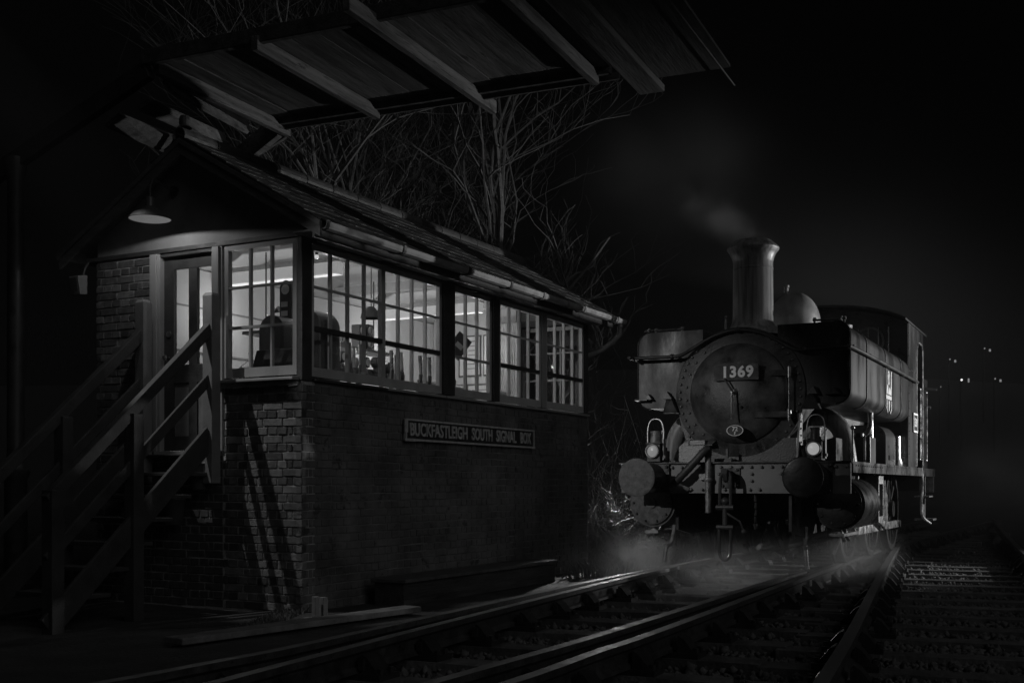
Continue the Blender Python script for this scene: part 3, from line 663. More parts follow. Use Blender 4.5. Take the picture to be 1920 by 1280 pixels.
def dial(loc, wd, h, lab, n=1, mt=DARKP):
    o = empty('block_instrument', at(*loc), RZ, lab, 'instrument', 'instruments on the block shelf')
    M().box((-wd / 2, -.06, 0), (wd / 2, .06, h)).build('case', mt, o, bevel=.01)
    for k in range(n):
        z = h * (k + .5) / n; m = M(); m.lathe([(.001, -.012), (.042, -.012), (.05, -.0)], (0, -.06, z), 'y', 18); m.build('dial', ENAMEL, o); M().bar((-.01, -.074, z - .03), (.012, -.074, z + .03), .006, .003, (0, 1, 0)).build('needle', DARKP, o)
dial((2.75, 1.25, 2.43), .13, .30, 'dark twin-dial instrument at the right end of the shelf', 2); dial((2.60, 1.25, 2.43), .12, .28, 'twin-dial instrument left of the one at the shelf end', 2)
dial((1.3, 1.25, 2.43), .16, .2, 'squat wooden dial instrument left of the bell on the shelf', 1, WOOD); dial((1.75, 1.25, 2.43), .2, .12, 'low wooden block bell box in the middle of the shelf', 1, WOOD); dial((2.2, 1.25, 2.43), .22, .16, 'wide wooden instrument right of the bell on the shelf', 1, WOOD)
be = empty('block_bell', at(1.98, 1.25, 2.43), RZ, 'dark mushroom-shaped bell on the shelf seen in the first front window', 'bell')
m = M(); m.cyl((0, 0, 0), (0, 0, .16), .02, n=10); m.build('stem', WOOD, be); m = M(); m.lathe([(.001, .20), (.05, .19), (.085, .165), (.09, .15), (.001, .15)], n=18); m.build('bell_dome', IRON, be, smooth=True)
spots = ['leftmost', 'second', 'third', 'fourth', 'fifth', 'sixth', 'seventh', 'eighth', 'ninth', 'tenth', 'rightmost']
RS = empty('repeater_rail', at(2.0, 1.05, 2.16), RZ, 'long dark rail of round repeater dials below the block shelf', 'shelf')
M().box((-1.3, .0, -.06), (1.25, .05, .03)).build('rail_board', WOOD, RS)
for k in range(11):
    o = empty('repeater_dial', at(.85 + .22 * k, 1.02, 2.20 + .02 * (k % 3)), RZ, spots[k] + ' of the eleven round repeater dials on the rail behind the front windows', 'dial', 'repeater dials')
    m = M(); m.lathe([(.001, -.05), (.05, -.05), (.062, -.04), (.062, .03), (.001, .03)], (0, 0, .03), 'y', 18); m.build('dial_case', DARKP, o, smooth=True)
    m = M(); m.lathe([(.001, -.054), (.044, -.052)], (0, 0, .03), 'y', 16); m.build('dial_face', ENAMEL if k % 3 else POST, o)
    M().box((-.025, -.03, -.09), (.025, .02, -.035)).build('dial_foot', STEEL if k % 2 else DARKP, o)
tw = empty('train_register_desk', at(3.5, .62, 1.2), RZ, 'sloping wooden register desk with an open white book between the second and third front windows', 'desk')
M().prism([(-.3, -.22, .70), (-.3, .22, .70), (-.3, .22, .92), (-.3, -.22, .80)], (.6, 0, 0)).build('desk_lid', WOOD, tw); M().prism([(-.2, -.17, .812), (-.2, .16, .91), (-.2, .16, .93), (-.2, -.17, .835)], (.4, 0, 0)).build('open_book', PAPER, tw); M().box((-.27, -.19, 0), (.27, .19, .698)).build('desk_carcass', WOOD, tw)
te = empty('telephone', at(1.05, 1.2, 2.43), RZ, 'dark candlestick telephone at the left end of the block shelf', 'telephone')
m = M(); m.lathe([(.06, 0), (.055, .02), (.015, .04), (.013, .2), (.02, .22), (.001, .22)], n=14); m.build('stand', DARKP, te, smooth=True); m = M(); m.tube([(0, -.02, .22), (0, -.08, .24)], [.015, .035], 10); m.build('mouthpiece', DARKP, te)
fl_ = empty('rolled_flags', at(3.05, .32, 1.93), RZ, 'rolled signal flags leaning in the lower right of the second front window', 'flags')
M().bar((0, 0, 0), (.10, .02, .34), .03, .03).build('flag_roll', WOOD, fl_); M().bar((.1, .02, .02), (.16, .03, .16), .05, .04).build('flag_cloth', DARKP, fl_)
ls = empty('pendant_shade', at(2.42, .95, 2.74), RZ, 'dark round pendant shade hanging in the second front window', 'lamp shade')
m = M(); m.lathe([(.12, 0), (.11, .05), (.06, .10), (.03, .13), (.001, .13)], n=24); m.build('shade', DARKP, ls, smooth=True); m = M(); m.cyl((0, 0, .13), (0, 0, .62), .006, n=6); m.build('flex', DARKP, ls)
# lanyard of keys, notice boards, chair, cupboard at the far end
FD = M(); FD.box((-.10, -.008, -.14), (.10, .008, .14)); o = FD.build('hanging_folder', DARKP); o.location = at(3.34, .36, 2.50); o.rotation_euler = (0, R(38), RZ - R(35)); tag(o, 'dark folder hung askew with a white label inside the third front window', 'folder')
M().box((-.05, -.012, -.03), (.05, -.0085, .03)).build('label', PAPER, o)
def board(loc, wd, h, lab, n):
    o = empty('notice_board', at(*loc), RZ, lab, 'notice board', 'papers on the far wall'); M().box((0, -wd / 2, 0), (.02, wd / 2, h)).build('frame', DARKP, o); random.seed(n)
    M().box((-.004, -wd / 2 + .02, .02), (-.001, wd / 2 - .02, h - .02)).build('sheet', PAPER, o)
    for k in range(7): z = h - .09 - k * h * .11; M().box((-.007, -wd / 2 + .05, z), (-.0045, wd / 2 - random.uniform(.05, .2), z + .012)).build('printed_line', POST, o)
board((5.93, 1.72, 2.42), .36, .58, 'framed white diagram at the left of the far wall', 1); board((5.93, 1.33, 2.42), .34, .58, 'framed white notice right of the diagram on the far wall', 2); board((5.93, 1.55, 1.95), .42, .36, 'low white paper sheet under the framed notices', 3)
cp = empty('cupboard', at(5.7, 2.0, 1.2), RZ, 'pale cupboard against the far wall below the notices', 'cupboard'); M().box((-.2, -.4, 0), (.2, .3, .72)).build('carcass', CREAM, cp, bevel=.01); M().box((-.215, -.37, .04), (-.202, -.06, .68)).build('cupboard_door', ENAMEL, cp); M().box((-.215, -.04, .04), (-.202, .27, .68)).build('cupboard_door', ENAMEL, cp)
st = empty('stove_pipe', at(5.5, 1.1, 1.2), RZ, 'dark stove pipe rising to the ceiling behind the fourth front window', 'stove pipe'); m = M(); m.cyl((0, 0, 0), (0, 0, 2.05), .05, n=14); m.build('pipe', DARKP, st, smooth=True); m = M(); m.lathe([(.06, 0), (.062, .05)], (0, 0, 1.2), n=14); m.build('collar', IRON, st)
ac = empty('armchair', at(4.72, .55, 1.2), RZ, 'pale round-backed armchair behind the fourth and fifth front windows', 'armchair')
P = [(-.42, -.02, .25), (.42, -.02, .25), (.44, -.02, .62)] + [(.36 * math.cos(R(a)), -.02, .66 + .24 * math.sin(R(a))) for a in range(8, 173, 12)] + [(-.44, -.02, .62)]
M().prism(P, (0, .16, 0)).build('chair_back', CLOTH, ac, bevel=.05); M().box((-.42, .15, .2), (.42, .62, .45)).build('seat', CLOTH, ac, bevel=.04)
for a in (-.38, .38):
    for b in (.02, .56): M().box((a - .03, b - .03, 0), (a + .03, b + .03, .198)).build('leg', WOOD, ac)
cu = M()
for k in range(14): cu.tube([(0, .03 * k, 0), (.02 * math.sin(k), .03 * k, -.6), (.0, .03 * k, -1.25)], .02, 8)
o = cu.build('curtain', CLOTH, smooth=True); o.location = at(5.85, .98 - .1, 3.12); o.rotation_euler = (0, 0, RZ); tag(o, 'pale gathered curtain beside the far end window', 'curtain')
pl = empty('wall_poster', at(3.3, SW - .245, 2.45), RZ, 'pale sheet pinned on the back wall opposite the second front window', 'poster'); M().box((-.3, 0, 0), (.3, .006, .45)).build('sheet', PAPER, pl)

# ------------------------------------------------------------------ the steps
ST = empty('staircase', at(0, 1.31, GZ), RZ, 'timber steps with handrails climbing to the signal box door', 'staircase')
Z_ = -GZ
def stz(u, top): return top - .865 * (u - .1)
for s_, nm in ((.91 - 1.31, 'a'), (1.76 - 1.31, 'b')):
    for u, top, w_ in ((.16, 2.64, .115), (1.09, stz(1.09, 2.36) - .02, .115), (1.92, stz(1.92, 2.36) + .06, .12)):
        m = M()
        if u < .5:
            m.box((-u - w_ / 2, s_ - w_ / 2, Z_ + .9), (-u + w_ / 2, s_ + w_ / 2, Z_ + top - .03)); 
            m.add([(-u - w_ / 2, s_ - w_ / 2, Z_ + top - .03), (-u + w_ / 2, s_ - w_ / 2, Z_ + top - .03), (-u + w_ / 2, s_ + w_ / 2, Z_ + top - .03), (-u - w_ / 2, s_ + w_ / 2, Z_ + top - .03),
                   (-u - w_ / 3, s_ - w_ / 3, Z_ + top), (-u + w_ / 3, s_ - w_ / 3, Z_ + top), (-u + w_ / 3, s_ + w_ / 3, Z_ + top), (-u - w_ / 3, s_ + w_ / 3, Z_ + top)], [(4, 5, 6, 7), (0, 1, 5, 4), (1, 2, 6, 5), (2, 3, 7, 6), (3, 0, 4, 7)])
        else: m.box((-u - w_ / 2, s_ - w_ / 2, -.02), (-u + w_ / 2, s_ + w_ / 2, Z_ + top))
        m.build('newel_post', POST if u < .5 else STAIRW, ST, bevel=.006)  # lower posts coloured darker in place of the shade on them
    off = -.035 if s_ < 0 else .035
    for top, h, nm, d_ in ((2.45, .10, 'handrail', .04), (1.99, .095, 'middle_rail', .032), (1.52, .20, 'stringer', .04)):
        p, q = (-.17, s_, Z_ + stz(.17, top) - h * .62), (-1.98, s_, Z_ + stz(1.98, top) - h * .62)
        M().bar(p, q, d_ + (.03 if nm == 'handrail' else 0), h, (0, 0, 1)).build(nm, STAIRW, ST, bevel=.008)
for k in range(7):
    z = 1.0 - .2 * k; u = .30 + .232 * k
    if z < -.2: break
    m = M(); m.box((-u - .14, -.40, Z_ + z - .035), (-u + .12, .45, Z_ + z)); m.build('tread', STAIRW, ST, bevel=.006)
M().box((-.20, -.40, Z_ + 1.155), (-.012, .45, Z_ + 1.172)).build('landing_board', STAIRW, ST, bevel=.004)

def bucket(t, s, z, lab):
    o = empty('fire_bucket', at(t, s, z), RZ, lab, 'bucket', 'fire buckets under the steps')
    m = M(); m.lathe([(.001, -.24), (.09, -.24), (.125, -.005), (.13, 0), (.121, 0), (.088, -.23), (.001, -.23)], n=24); m.build('bucket_body', BUCKET, o, smooth=True)
    m = M(); m.lathe([(.131, -.008), (.134, 0), (.131, .008), (.126, 0), (.131, -.008)], n=24); m.build('rim', STEEL, o, smooth=True)
    m = M(); m.tube([(0, .13 * math.cos(R(a)), .115 * math.sin(R(a))) for a in range(0, 181, 12)], .006, 6); m.build('bucket_handle', STEEL, o, smooth=True)
    m = M(); m.tube([(.1, 0, .13), (.0, 0, .135), (-.03, 0, .11), (-.01, 0, .10)], .008, 6); m.build('hook', IRON, o); return o
bucket(-.15, 1.05, 1.085, 'dark fire bucket hanging highest, under the door landing'); bucket(-.15, 1.40, .76, 'dark fire bucket hanging in the middle, below the landing bucket'); bucket(-.28, 1.86, .26, 'dark fire bucket hanging lowest, near the foot of the wall')

# trunking, ground frame stub, low box by the wall
tk = M(); tk.box((-.9, -.10, 0), (1.7, .10, .05)); o = tk.build('cable_trunking', SLEEP, bevel=.01); o.location = (-1.85, 8.75, GZ + .03); o.rotation_euler = (0, 0, R(55)); tag(o, 'flat timber trunking lid on the ground between signal box and rails', 'trunking')
sb = empty('point_stub', (-1.60, 9.55, GZ), R(40), 'short pale iron stub standing by the end of the trunking', 'stub')
M().box((-.06, -.03, 0), (-.015, .03, .22)).build('plate', POST, sb, bevel=.004); M().box((.015, -.03, 0), (.06, .03, .21)).build('plate', POST, sb, bevel=.004); M().box((-.12, -.08, 0), (.12, .08, .045)).build('base', POST, sb)
rb = empty('rodding_box', at(2.5, -.32, GZ), RZ, 'long low timber rodding box along the foot of the signal box wall', 'box')
M().box((-1.6, -.17, 0), (1.65, .17, .22)).build('box_side', TIMBER, rb, bevel=.01); M().box((-1.62, -.20, .223), (1.67, .2, .26)).build('lid', SLEEP, rb, bevel=.008)

# ------------------------------------------------------------------ the footbridge overhead
th = 24
FB = empty('footbridge', (0, 0, 4.9), -R(th), 'timber underside of a footbridge with rafters crossing above the signal box', 'footbridge')
RX = [-7.56, -6.33, -5.11, -3.83]
for k, x in enumerate(RX):
    e = [10.78, 10.66, 11.0, 10.62][k]
    M().bar((x, [8.62, 8.5, 8.1, 8.3][k], -.03), (x, e, -.03), .075, .13).build('rafter', TIMBER, FB, bevel=.008)
M().bar((-3.40, 8.3, -.05), (-3.40, 11.1, -.05), .26, .07).build('rafter', TIMBER, FB, bevel=.01)
M().box((-3.26, 8.3, -.03), (-2.55, 10.85, .0)).build('deck_plank', TIMBER, FB)
xs = [-7.62 + .305 * k for k in range(13)]
for a in xs:
    y1 = 10.55
    M().box((a + .004, 8.62 + random.uniform(-.01, .01), .04 + random.uniform(0, .012)), (a + .300, y1, .075)).build('deck_plank', TIMBER, FB)
for y, z0, z1 in ((10.58, -.02, .12), (8.56, -.02, .12)):
    M().box((-7.66, y - .03, z0), (-3.66, y + .04, z1)).build('edge_beam', TIMBER, FB, bevel=.008)
M().box((-7.64, 10.66, -.05), (-3.6, 10.69, .02)).build('drip_board', BARGE, FB)
for L1, L2, R1, R2 in (((-8.34, 8.8, -.46), (-8.15, 8.8, -.36), (-9.01, 10.6, .03), (-9.18, 10.6, -.13)), ((-7.94, 8.8, -.34), (-7.78, 8.8, -.27), (-8.29, 10.6, -.04), (-8.26, 10.6, -.21)), ((-7.52, 8.8, -.24), (-7.64, 8.8, -.10), (-8.01, 10.6, .09), (-7.96, 10.6, -.08))):
    q = [Vector(L1), Vector(L2), Vector(R1) if R1[2] > R2[2] else Vector(R2), Vector(R2) if R1[2] > R2[2] else Vector(R1)]
    nrm = (q[1] - q[0]).cross(q[3] - q[0]).normalized()
    if nrm.z < 0: nrm = -nrm
    M().prism(q, nrm * .035).build('stair_tread', TIMBER, FB)
M().bar((-7.68, 10.72, .0), (-9.6, 10.72, -1.05), .09, .22).build('stair_stringer', TIMBER, FB, bevel=.008)
M().bar((-7.62, 10.80, -.06), (-8.5, 10.80, -.42), .04, .08).build('stair_stringer', BARGE, FB)
M().bar((-7.62, 8.60, -.05), (-9.7, 8.60, -.86), .09, .18).build('stair_stringer', IRON, FB, bevel=.008)
m = M(); m.tube([(-2.62, 7.4, -.12), (-2.57, 11.1, -.12)], .010, 6); m.build('cable', IRON, FB)
m = M(); m.tube([(-4.98, 10.85, .02), (-5.0, 10.9, -.1), (-5.03, 10.95, -.1)], .006, 5); m.build('wire_hook', STEEL, FB)
cz = -4.9 + GZ
m = M(); m.lathe([(.17, cz), (.17, cz + .15), (.115, cz + .2), (.11, -3.95), (.135, -3.9), (.14, -3.86), (.10, -3.82), (.085, -3.7), (.08, -.9), (.12, -.75), (.12, -.7)], (-9.35, 8.6, 0), 'z', 20); m.build('column', IRON, FB, smooth=True)

# ------------------------------------------------------------------ the tank engine (local x to the viewer's right, y backwards, z up from the rail)
LO = empty('tank_engine', (2.24, 11.75, 0), -R(27.1), 'black steam tank engine number 1369 facing the camera on the turnout', 'steam engine')
def lp(m, name, mt, parent=LO, smooth=False, bevel=0., **k): return m.build(name, mt, parent, smooth, bevel, **k)
# frames, running plate and buffer beam
for s in (-1, 1):
    m = M(); m.prism([(s * .58, .06, .42), (s * .58, .06, 1.08), (s * .58, 6.3, 1.08), (s * .58, 6.3, .5), (s * .58, 5.6, .42), (s * .58, .5, .36)], (.03 * s, 0, 0)); lp(m, 'frame_plate', BLACK)
    m = M(); m.box((s * 1.2 - .012, .06, 1.01), (s * 1.2 + .012, 6.36, 1.095)); m.bolts([(s * 1.2 + .012 * s, .2 + .12 * k, 1.08) for k in range(14)], .008, .01, 'x') if s > 0 else None; lp(m, 'valance', BLACK)
lp(M().box((-1.21, .04, 1.097), (1.21, 6.4, 1.12)), 'running_plate', BLACK)
bm_ = M(); bm_.box((-1.2, 0, .80), (1.2, .035, 1.105)); beam = lp(bm_, 'buffer_beam', BEAM, bevel=.004)
m = M(); m.box((-1.215, -.035, 1.108), (1.215, .05, 1.124)); lp(m, 'beam_angle', BLACK, beam)
bp = [(-1.15 + .105 * k, 0, 1.07) for k in range(23)] + [(x, 0, 1.0) for x in (-.52, -.12, .22, .52, .60)] + [(x, 0, .84) for x in (-.42, -.30, -.06, .2, .3, .62)] + [(x, 0, .93) for x in (-.1, .22)]
m = M(); m.bolts(bp, .017, .035); lp(m, 'beam_bolts', BEAM, beam, kind='stuff')
m = M(); m.box((-.10, -.02, .86), (.10, 0, 1.06)); m.bolts([(-.075, -.02, .88), (.075, -.02, .88), (-.075, -.02, 1.04), (.075, -.02, 1.04)], .014, .02); lp(m, 'drawhook_plate', BLACK, beam)
# buffers
for s in (-1, 1):
    x, z = s * .842, .962
    m = M(); m.box((x - .19, -.035, z - .16), (x + .19, -.001, z + .14)); m.lathe([(.155, -.035), (.15, -.06), (.125, -.28), (.13, -.30), (.13, -.31), (.001, -.31)], (x, 0, z), 'y', 28)
    b = lp(m, 'buffer', BLACK, smooth=True)
    m = M(); m.cyl((x, -.31, z), (x, -.46, z), .07, n=18); lp(m, 'buffer_ram', STEEL, b, True)
    m = M(); m.lathe([(.001, -.522), (.03, -.5215), (.04, -.519), (.06, -.520), (.072, -.516), (.09, -.518), (.10, -.513), (.12, -.514), (.13, -.508), (.17, -.503), (.19, -.494), (.196, -.484), (.196, -.472), (.185, -.46), (.05, -.445), (.001, -.445)], (x, 0, z), 'y', 40); m.v = [(a, (-.484 + (b + .484) * .4) if b < -.484 else b, c) for a, b, c in m.v]; o = lp(m, 'buffer_head', BUFF if s < 0 else BLACK, b, True)
    m = M(); m.bolts([(x + a, -.035, z + c) for a in (-.165, .165) for c in (-.135, .115)], .016, .025); lp(m, 'buffer_bolts', BLACK, b)
# coupling
m = M(); m.prism([(-.02, -.02, .93), (-.02, -.02, 1.03), (-.02, -.14, 1.03), (-.02, -.20, 1.05), (-.02, -.23, 1.0), (-.02, -.21, .93), (-.02, -.17, .91), (-.02, -.18, .96), (-.02, -.15, .98), (-.02, -.12, .95)], (.045, 0, 0)); lp(m, 'coupling_hook', IRON, bevel=.006)
cpl = M(); cpl.tube(spline([(-.055, -.20, .66), (-.055, -.19, .85), (-.045, -.18, .98), (0, -.16, 1.03), (.045, -.18, .98), (.055, -.19, .85), (.055, -.20, .66)], 4), .018, 8); cpl = lp(cpl, 'screw_coupling', IRON, smooth=True)
m = M(); m.cyl((-.09, -.20, .66), (.09, -.20, .66), .03, n=10); m.cyl((0, -.2, .72), (0, -.2, .48), .028, n=10); m.ball((0, -.2, .72), .045); m.cyl((-.085, -.20, .46), (.085, -.20, .46), .028, n=10); lp(m, 'coupling_screw', IRON, cpl, True)
m = M(); m.tube(spline([(-.06, -.20, .46), (-.06, -.2, .28), (-.05, -.2, .17), (0, -.2, .13), (.05, -.2, .17), (.06, -.2, .28), (.06, -.20, .46)], 4), .017, 8); lp(m, 'coupling_link', IRON, cpl, True)
m = M(); m.tube([(.02, -.2, .6), (.16, -.22, .52), (.20, -.22, .42)], .012, 6); m.ball((.2, -.22, .42), .03); lp(m, 'coupling_tommy_bar', IRON, cpl, True)
m = M()
for k in range(5): m.tube([(.27 + .012 * math.sin(k), -.06, .78 - .07 * k), (.275, -.06, .72 - .07 * k)], .014, 6)
lp(m, 'safety_chain', IRON, smooth=True)
# vacuum pipe and hose
m = M(); m.tube(spline([(-.222, -.05, .60), (-.222, -.05, .9), (-.222, -.05, 1.14), (-.222, -.055, 1.20)], 3), .032, 14); vp = lp(m, 'vacuum_pipe', WORN, smooth=True)
m = M(); m.lathe([(.04, 0), (.045, .02), (.04, .04)], (-.222, -.05, .92), 'z', 14); m.box((-.32, -.05, .94), (-.255, -.0, 1.0)); lp(m, 'pipe_clip', WORN, vp)
hp = spline([(-.222, -.055, 1.19), (-.215, -.10, 1.25), (-.25, -.13, 1.22), (-.34, -.14, 1.12), (-.47, -.13, .99), (-.585, -.11, .885)], 6)
m = M(); m.tube(hp, [.038 + .004 * (i % 2) for i in range(len(hp))], 14); m.cyl((-.585, -.11, .885), (-.62, -.11, .852), .045, n=14); lp(m, 'vacuum_hose', IRON, smooth=True)
m = M(); m.tube([(-.56, -.10, .90), (-.50, -.06, .87), (-.44, -.03, .84)], .022, 8); lp(m, 'hose_dummy', WORN)
# cylinders
for s in (-1, 1):
    x, z = s * 1.0, .69
    m = M(); m.lathe([(.001, .36), (.06, .36), (.06, .375), (.21, .385), (.235, .395), (.24, .42), (.262, .425), (.265, 1.30), (.24, 1.30), (.235, 1.33), (.001, 1.33)], (x, 0, z), 'y', 44); c = lp(m, 'cylinder', BUFF if s < 0 else BLACK, smooth=True)  # left cylinder coloured paler for the light falling on that side
    m = M(); m.bolts([(x + .205 * math.cos(R(a)), .388, z + .205 * math.sin(R(a))) for a in range(0, 360, 36)], .014, .02); lp(m, 'cover_bolts', BLACK, c)
    m = M()
    for y in (.5, .72, 1.2): m.tube([(x, y, z - .26), (x + .03 * s, y - .03, z - .34), (x + .06 * s, y - .1, z - .37)], .017, 7); m.ball((x, y, z - .30), .035)
    m.box((x - .1, .45, z - .33), (x + .05, 1.25, z - .30)); lp(m, 'drain_cocks', WORN, c, True)
    m = M(); m.box((x - .2 * (s > 0) - .02, .55, z + .18), (x + .2 * (s < 0) + .02, 1.2, 1.09)); lp(m, 'steam_chest', BLACK, c)
    for dz in (.11, -.11): lp(M().box((x - .03, 1.33, z + dz - .025), (x + .03, 2.35, z + dz + .025)), 'slide_bar', STEEL, c)
    m = M(); m.cyl((x, 1.33, z), (x, 1.75, z), .03, n=12); lp(m, 'piston_rod', STEEL, c, True)
    m = M(); m.box((x - .05, 1.7, z - .09), (x + .05, 1.95, z + .09)); lp(m, 'crosshead', WORN, c)
    # guard irons, steps, drop rods
    m = M(); m.tube(spline([(s * .70, .28, .46), (s * .705, .26, .36), (s * .71, .2, .27), (s * .735, .12, .22), (s * .75, .10, .07)], 4), .022, 8); lp(m, 'guard_iron', WORN, smooth=True)
# wheels
def wheel(s, y):
    x = s * .75; r = .56; m = M(); m.lathe([(r - .07, -.06), (r, -.06), (r + .0, .03), (r + .028, .04), (r + .028, .07), (r - .07, .07), (r - .07, -.06)], (x, y, r), 'x', 40) if s < 0 else m.lathe([(r - .07, .06), (r, .06), (r, -.03), (r + .028, -.04), (r + .028, -.07), (r - .07, -.07), (r - .07, .06)], (x, y, r), 'x', 40)
    wv = lp(m, 'wheel', BLACK, smooth=True)
    for k in range(12):
        a = R(30 * k + 9); lp(M().bar((x, y + .09 * math.cos(a), r + .09 * math.sin(a)), (x, y + .50 * math.cos(a), r + .50 * math.sin(a)), .045, .05, (1, 0, 0)), 'spoke', BLACK, wv)
    m = M(); m.cyl((x - .08, y, r), (x + .08, y, r), .11, n=20); m.cyl((x, y, r - .2), (x + s * .17, y, r - .2), .05, n=14); lp(m, 'hub', BLACK, wv, True)
for y in (1.95, 3.45, 5.05):
    for s in (-1, 1): wheel(s, y)
for s in (-1, 1):
    lp(M().box((s * .89 - .02, 1.9, .31), (s * .89 + .02, 5.1, .41)), 'coupling_rod', STEEL, bevel=.01)
    lp(M().bar((s * .97, 1.9, .69), (s * .97, 3.45, .37), .04, .09), 'connecting_rod', STEEL, bevel=.01)
    m = M()
    for z0, z1, y0, y1 in ((.45, 1.0, 2.32, 2.36), (.45, 1.0, 2.62, 2.66), (.9, 1.0, 2.36, 2.62), (.45, .52, 2.36, 2.62)): m.box((s * .93, y0, z0), (s * 1.08, y1, z1))
    lp(m, 'motion_bracket', WORN)
    m = M(); m.box((s * .77, 4.3, .30), (s * .83, 4.36, .95)); m.prism([(s * .72, 4.38, .35), (s * .72, 4.46, .4), (s * .72, 4.46, .75), (s * .72, 4.38, .8)], (.12 * s, 0, 0)); lp(m, 'brake_hanger', WORN)
    m = M(); m.tube(spline([(s * 1.0, 1.42, 1.09), (s * .98, 1.48, .7), (s * .85, 1.45, .4), (s * .75, 1.42, .12)], 4), .018, 7); lp(m, 'sand_pipe', WORN, smooth=True)
    # cab steps
    m = M(); m.box((s * 1.17, 5.2, .42), (s * 1.185, 5.24, 1.01)); m.box((s * 1.17, 5.5, .42), (s * 1.185, 5.54, 1.01)); m.box((s * 1.17, 5.24, .42), (s * 1.18, 5.5, .62)); m.box((s * 1.08, 5.18, .40), (s * 1.33, 5.56, .425)); m.box((s * 1.08, 5.18, .72), (s * 1.28, 5.56, .74)); lp(m, 'cab_step', WORN)
    m = M(); m.tube(spline([(s * 1.2, 5.0, 1.12), (s * 1.22, 4.98, .9), (s * 1.2, 4.98, .6), (s * 1.22, 5.0, .45), (s * 1.30, 5.15, .36)], 4), .018, 7); lp(m, 'step_stay', STEEL, smooth=True)
# boiler, smokebox
m = M(); m.lathe([(.58, 1.5), (.60, 4.4)], (0, 0, 1.87), 'y', 40); lp(m, 'boiler', CHIM, smooth=True)
m = M(); m.lathe([(.001, .30), (.672, .30), (.69, .31), (.69, .36), (.68, .37), (.68, 1.5), (.60, 1.505)], (0, 0, 1.85), 'y', 56); sbx = lp(m, 'smokebox', SMOKE, smooth=True)
m = M(); m.bolts([(.645 * math.cos(R(a)), .302, 1.85 + .645 * math.sin(R(a))) for a in range(-40, 225, 7)], .017, .02)
m.bolts([(.575 * math.cos(R(a)), .302, 1.85 + .575 * math.sin(R(a))) for a in range(130, 235, 14)], .016, .018); lp(m, 'rivets', SMOKE, sbx, kind='stuff')
dr = [(.001, .115), (.10, .118), (.2, .13), (.3, .152), (.40, .185), (.47, .222), (.505, .255), (.522, .275), (.522, .299)]
m = M(); m.lathe(dr, (0, 0, 1.845), 'y', 64); sd = lp(m, 'smokebox_door', SMOKE, smooth=True)
m = M(); m.lathe([(.001, .06), (.02, .06), (.025, .075), (.02, .10), (.04, .112), (.04, .12)], (0, 0, 1.85), 'y', 18); lp(m, 'door_boss', WORN, sd, True)
m = M(); m.tube([(0, .065, 1.85), (-.05, .055, 1.93), (-.085, .06, 1.985)], [.012, .009, .008], 8); lp(m, 'dart_handle', IRON, sd, True)
m = M(); m.tube([(0, .045, 1.85), (0, .035, 1.75), (-.005, .045, 1.56)], [.012, .009, .008], 8); lp(m, 'dart_handle', STEEL, sd, True)
m = M(); m.cyl((.545, .225, 1.53), (.545, .225, 2.10), .010, n=8); m.cyl((.545, .225, 1.55), (.545, .225, 1.66), .022, n=10); m.cyl((.545, .225, 1.98), (.545, .225, 2.09), .022, n=10); lp(m, 'hinge_pin', STEEL, sd, True)
for z in (1.61, 2.035): lp(M().bar((.545, .23, z), (.20, .155, z), .02, .06), 'hinge_strap', SMOKE, sd)
m = M(); m.tube([(.07, .12, 1.68), (.075, .10, 1.70)], .012, 6); lp(m, 'door_stud', STEEL, sd)
NP = M(); NP.box((-.205, .085, 1.965), (.265, .105, 2.125)); NP = lp(NP, 'number_plate', SIGNB, sd); NP['label'] = 'black front number plate reading 1369'
text('lettering', '1369', .155, WHITE, NP, basis((.045, .082, 2.045), (1, 0, 0), (0, 0, 1), (0, -1, 0)), .004, 1.0, .006, spacing=1.12)
SP = M(); SP.lathe([(.001, .085), (.088, .085), (.09, .10)], (0, 0, 0), 'y', 32)
SP.v = [(x + .02, y, z * .62 + 1.447) for x, y, z in SP.v]; SP = lp(SP, 'shed_plate', SIGNB, sd); SP['label'] = 'oval shed plate reading 72 F'
m = M(); m.lathe([(.088, .078), (.080, .078), (.080, .0845), (.088, .0845), (.088, .078)], (0, 0, 0), 'y', 36); m.v = [(x + .02, y, z * .63 + 1.447) for x, y, z in m.v]; lp(m, 'plate_rim', WHITE, SP)
T = lambda dz: basis((.02, .0825, 1.447 + dz), (1, 0, 0), (0, 0, 1), (0, -1, 0))
text('lettering', '72', .062, WHITE, SP, T(.014), .002, 1, .001); text('lettering', 'F', .042, WHITE, SP, T(-.03), .002, 1, .001)
# saddle and the plates below the smokebox
m = M(); m.box((-.50, .36, 1.122), (.50, 1.3, 1.5)); lp(m, 'saddle', SMOKE)
m = M(); m.prism([(-.66, .325, 1.62), (-.60, .325, 1.36), (-.44, .325, 1.30), (-.38, .325, 1.40), (-.5, .325, 1.7)], (0, .03, 0)); m.bolts([(-.60, .325, 1.58), (-.57, .325, 1.48), (-.545, .325, 1.40), (-.62, .325, 1.62)], .014, .02); lp(m, 'smokebox_wing', SMOKE)
m = M(); m.prism([(-.50, .20, 1.30), (-.26, .20, 1.30), (-.24, .34, 1.36), (-.52, .34, 1.36)], (0, 0, .012)); m.box((-.52, .2, 1.30), (-.50, .36, 1.37)); lp(m, 'step_bracket', BLACK)
m = M(); m.box((-.42, .30, 1.122), (.60, .325, 1.37)); lp(m, 'saddle_plate', SMOKE)
m = M(); m.box((-.02 - .06, .10, 1.124), (-.06, .13, 1.26)); m.box((-.2, .09, 1.124), (-.02, .15, 1.16)); m.bolts([(-.17, .09, 1.142), (-.12, .09, 1.142)], .012, .012); lp(m, 'lamp_iron', BLACK)
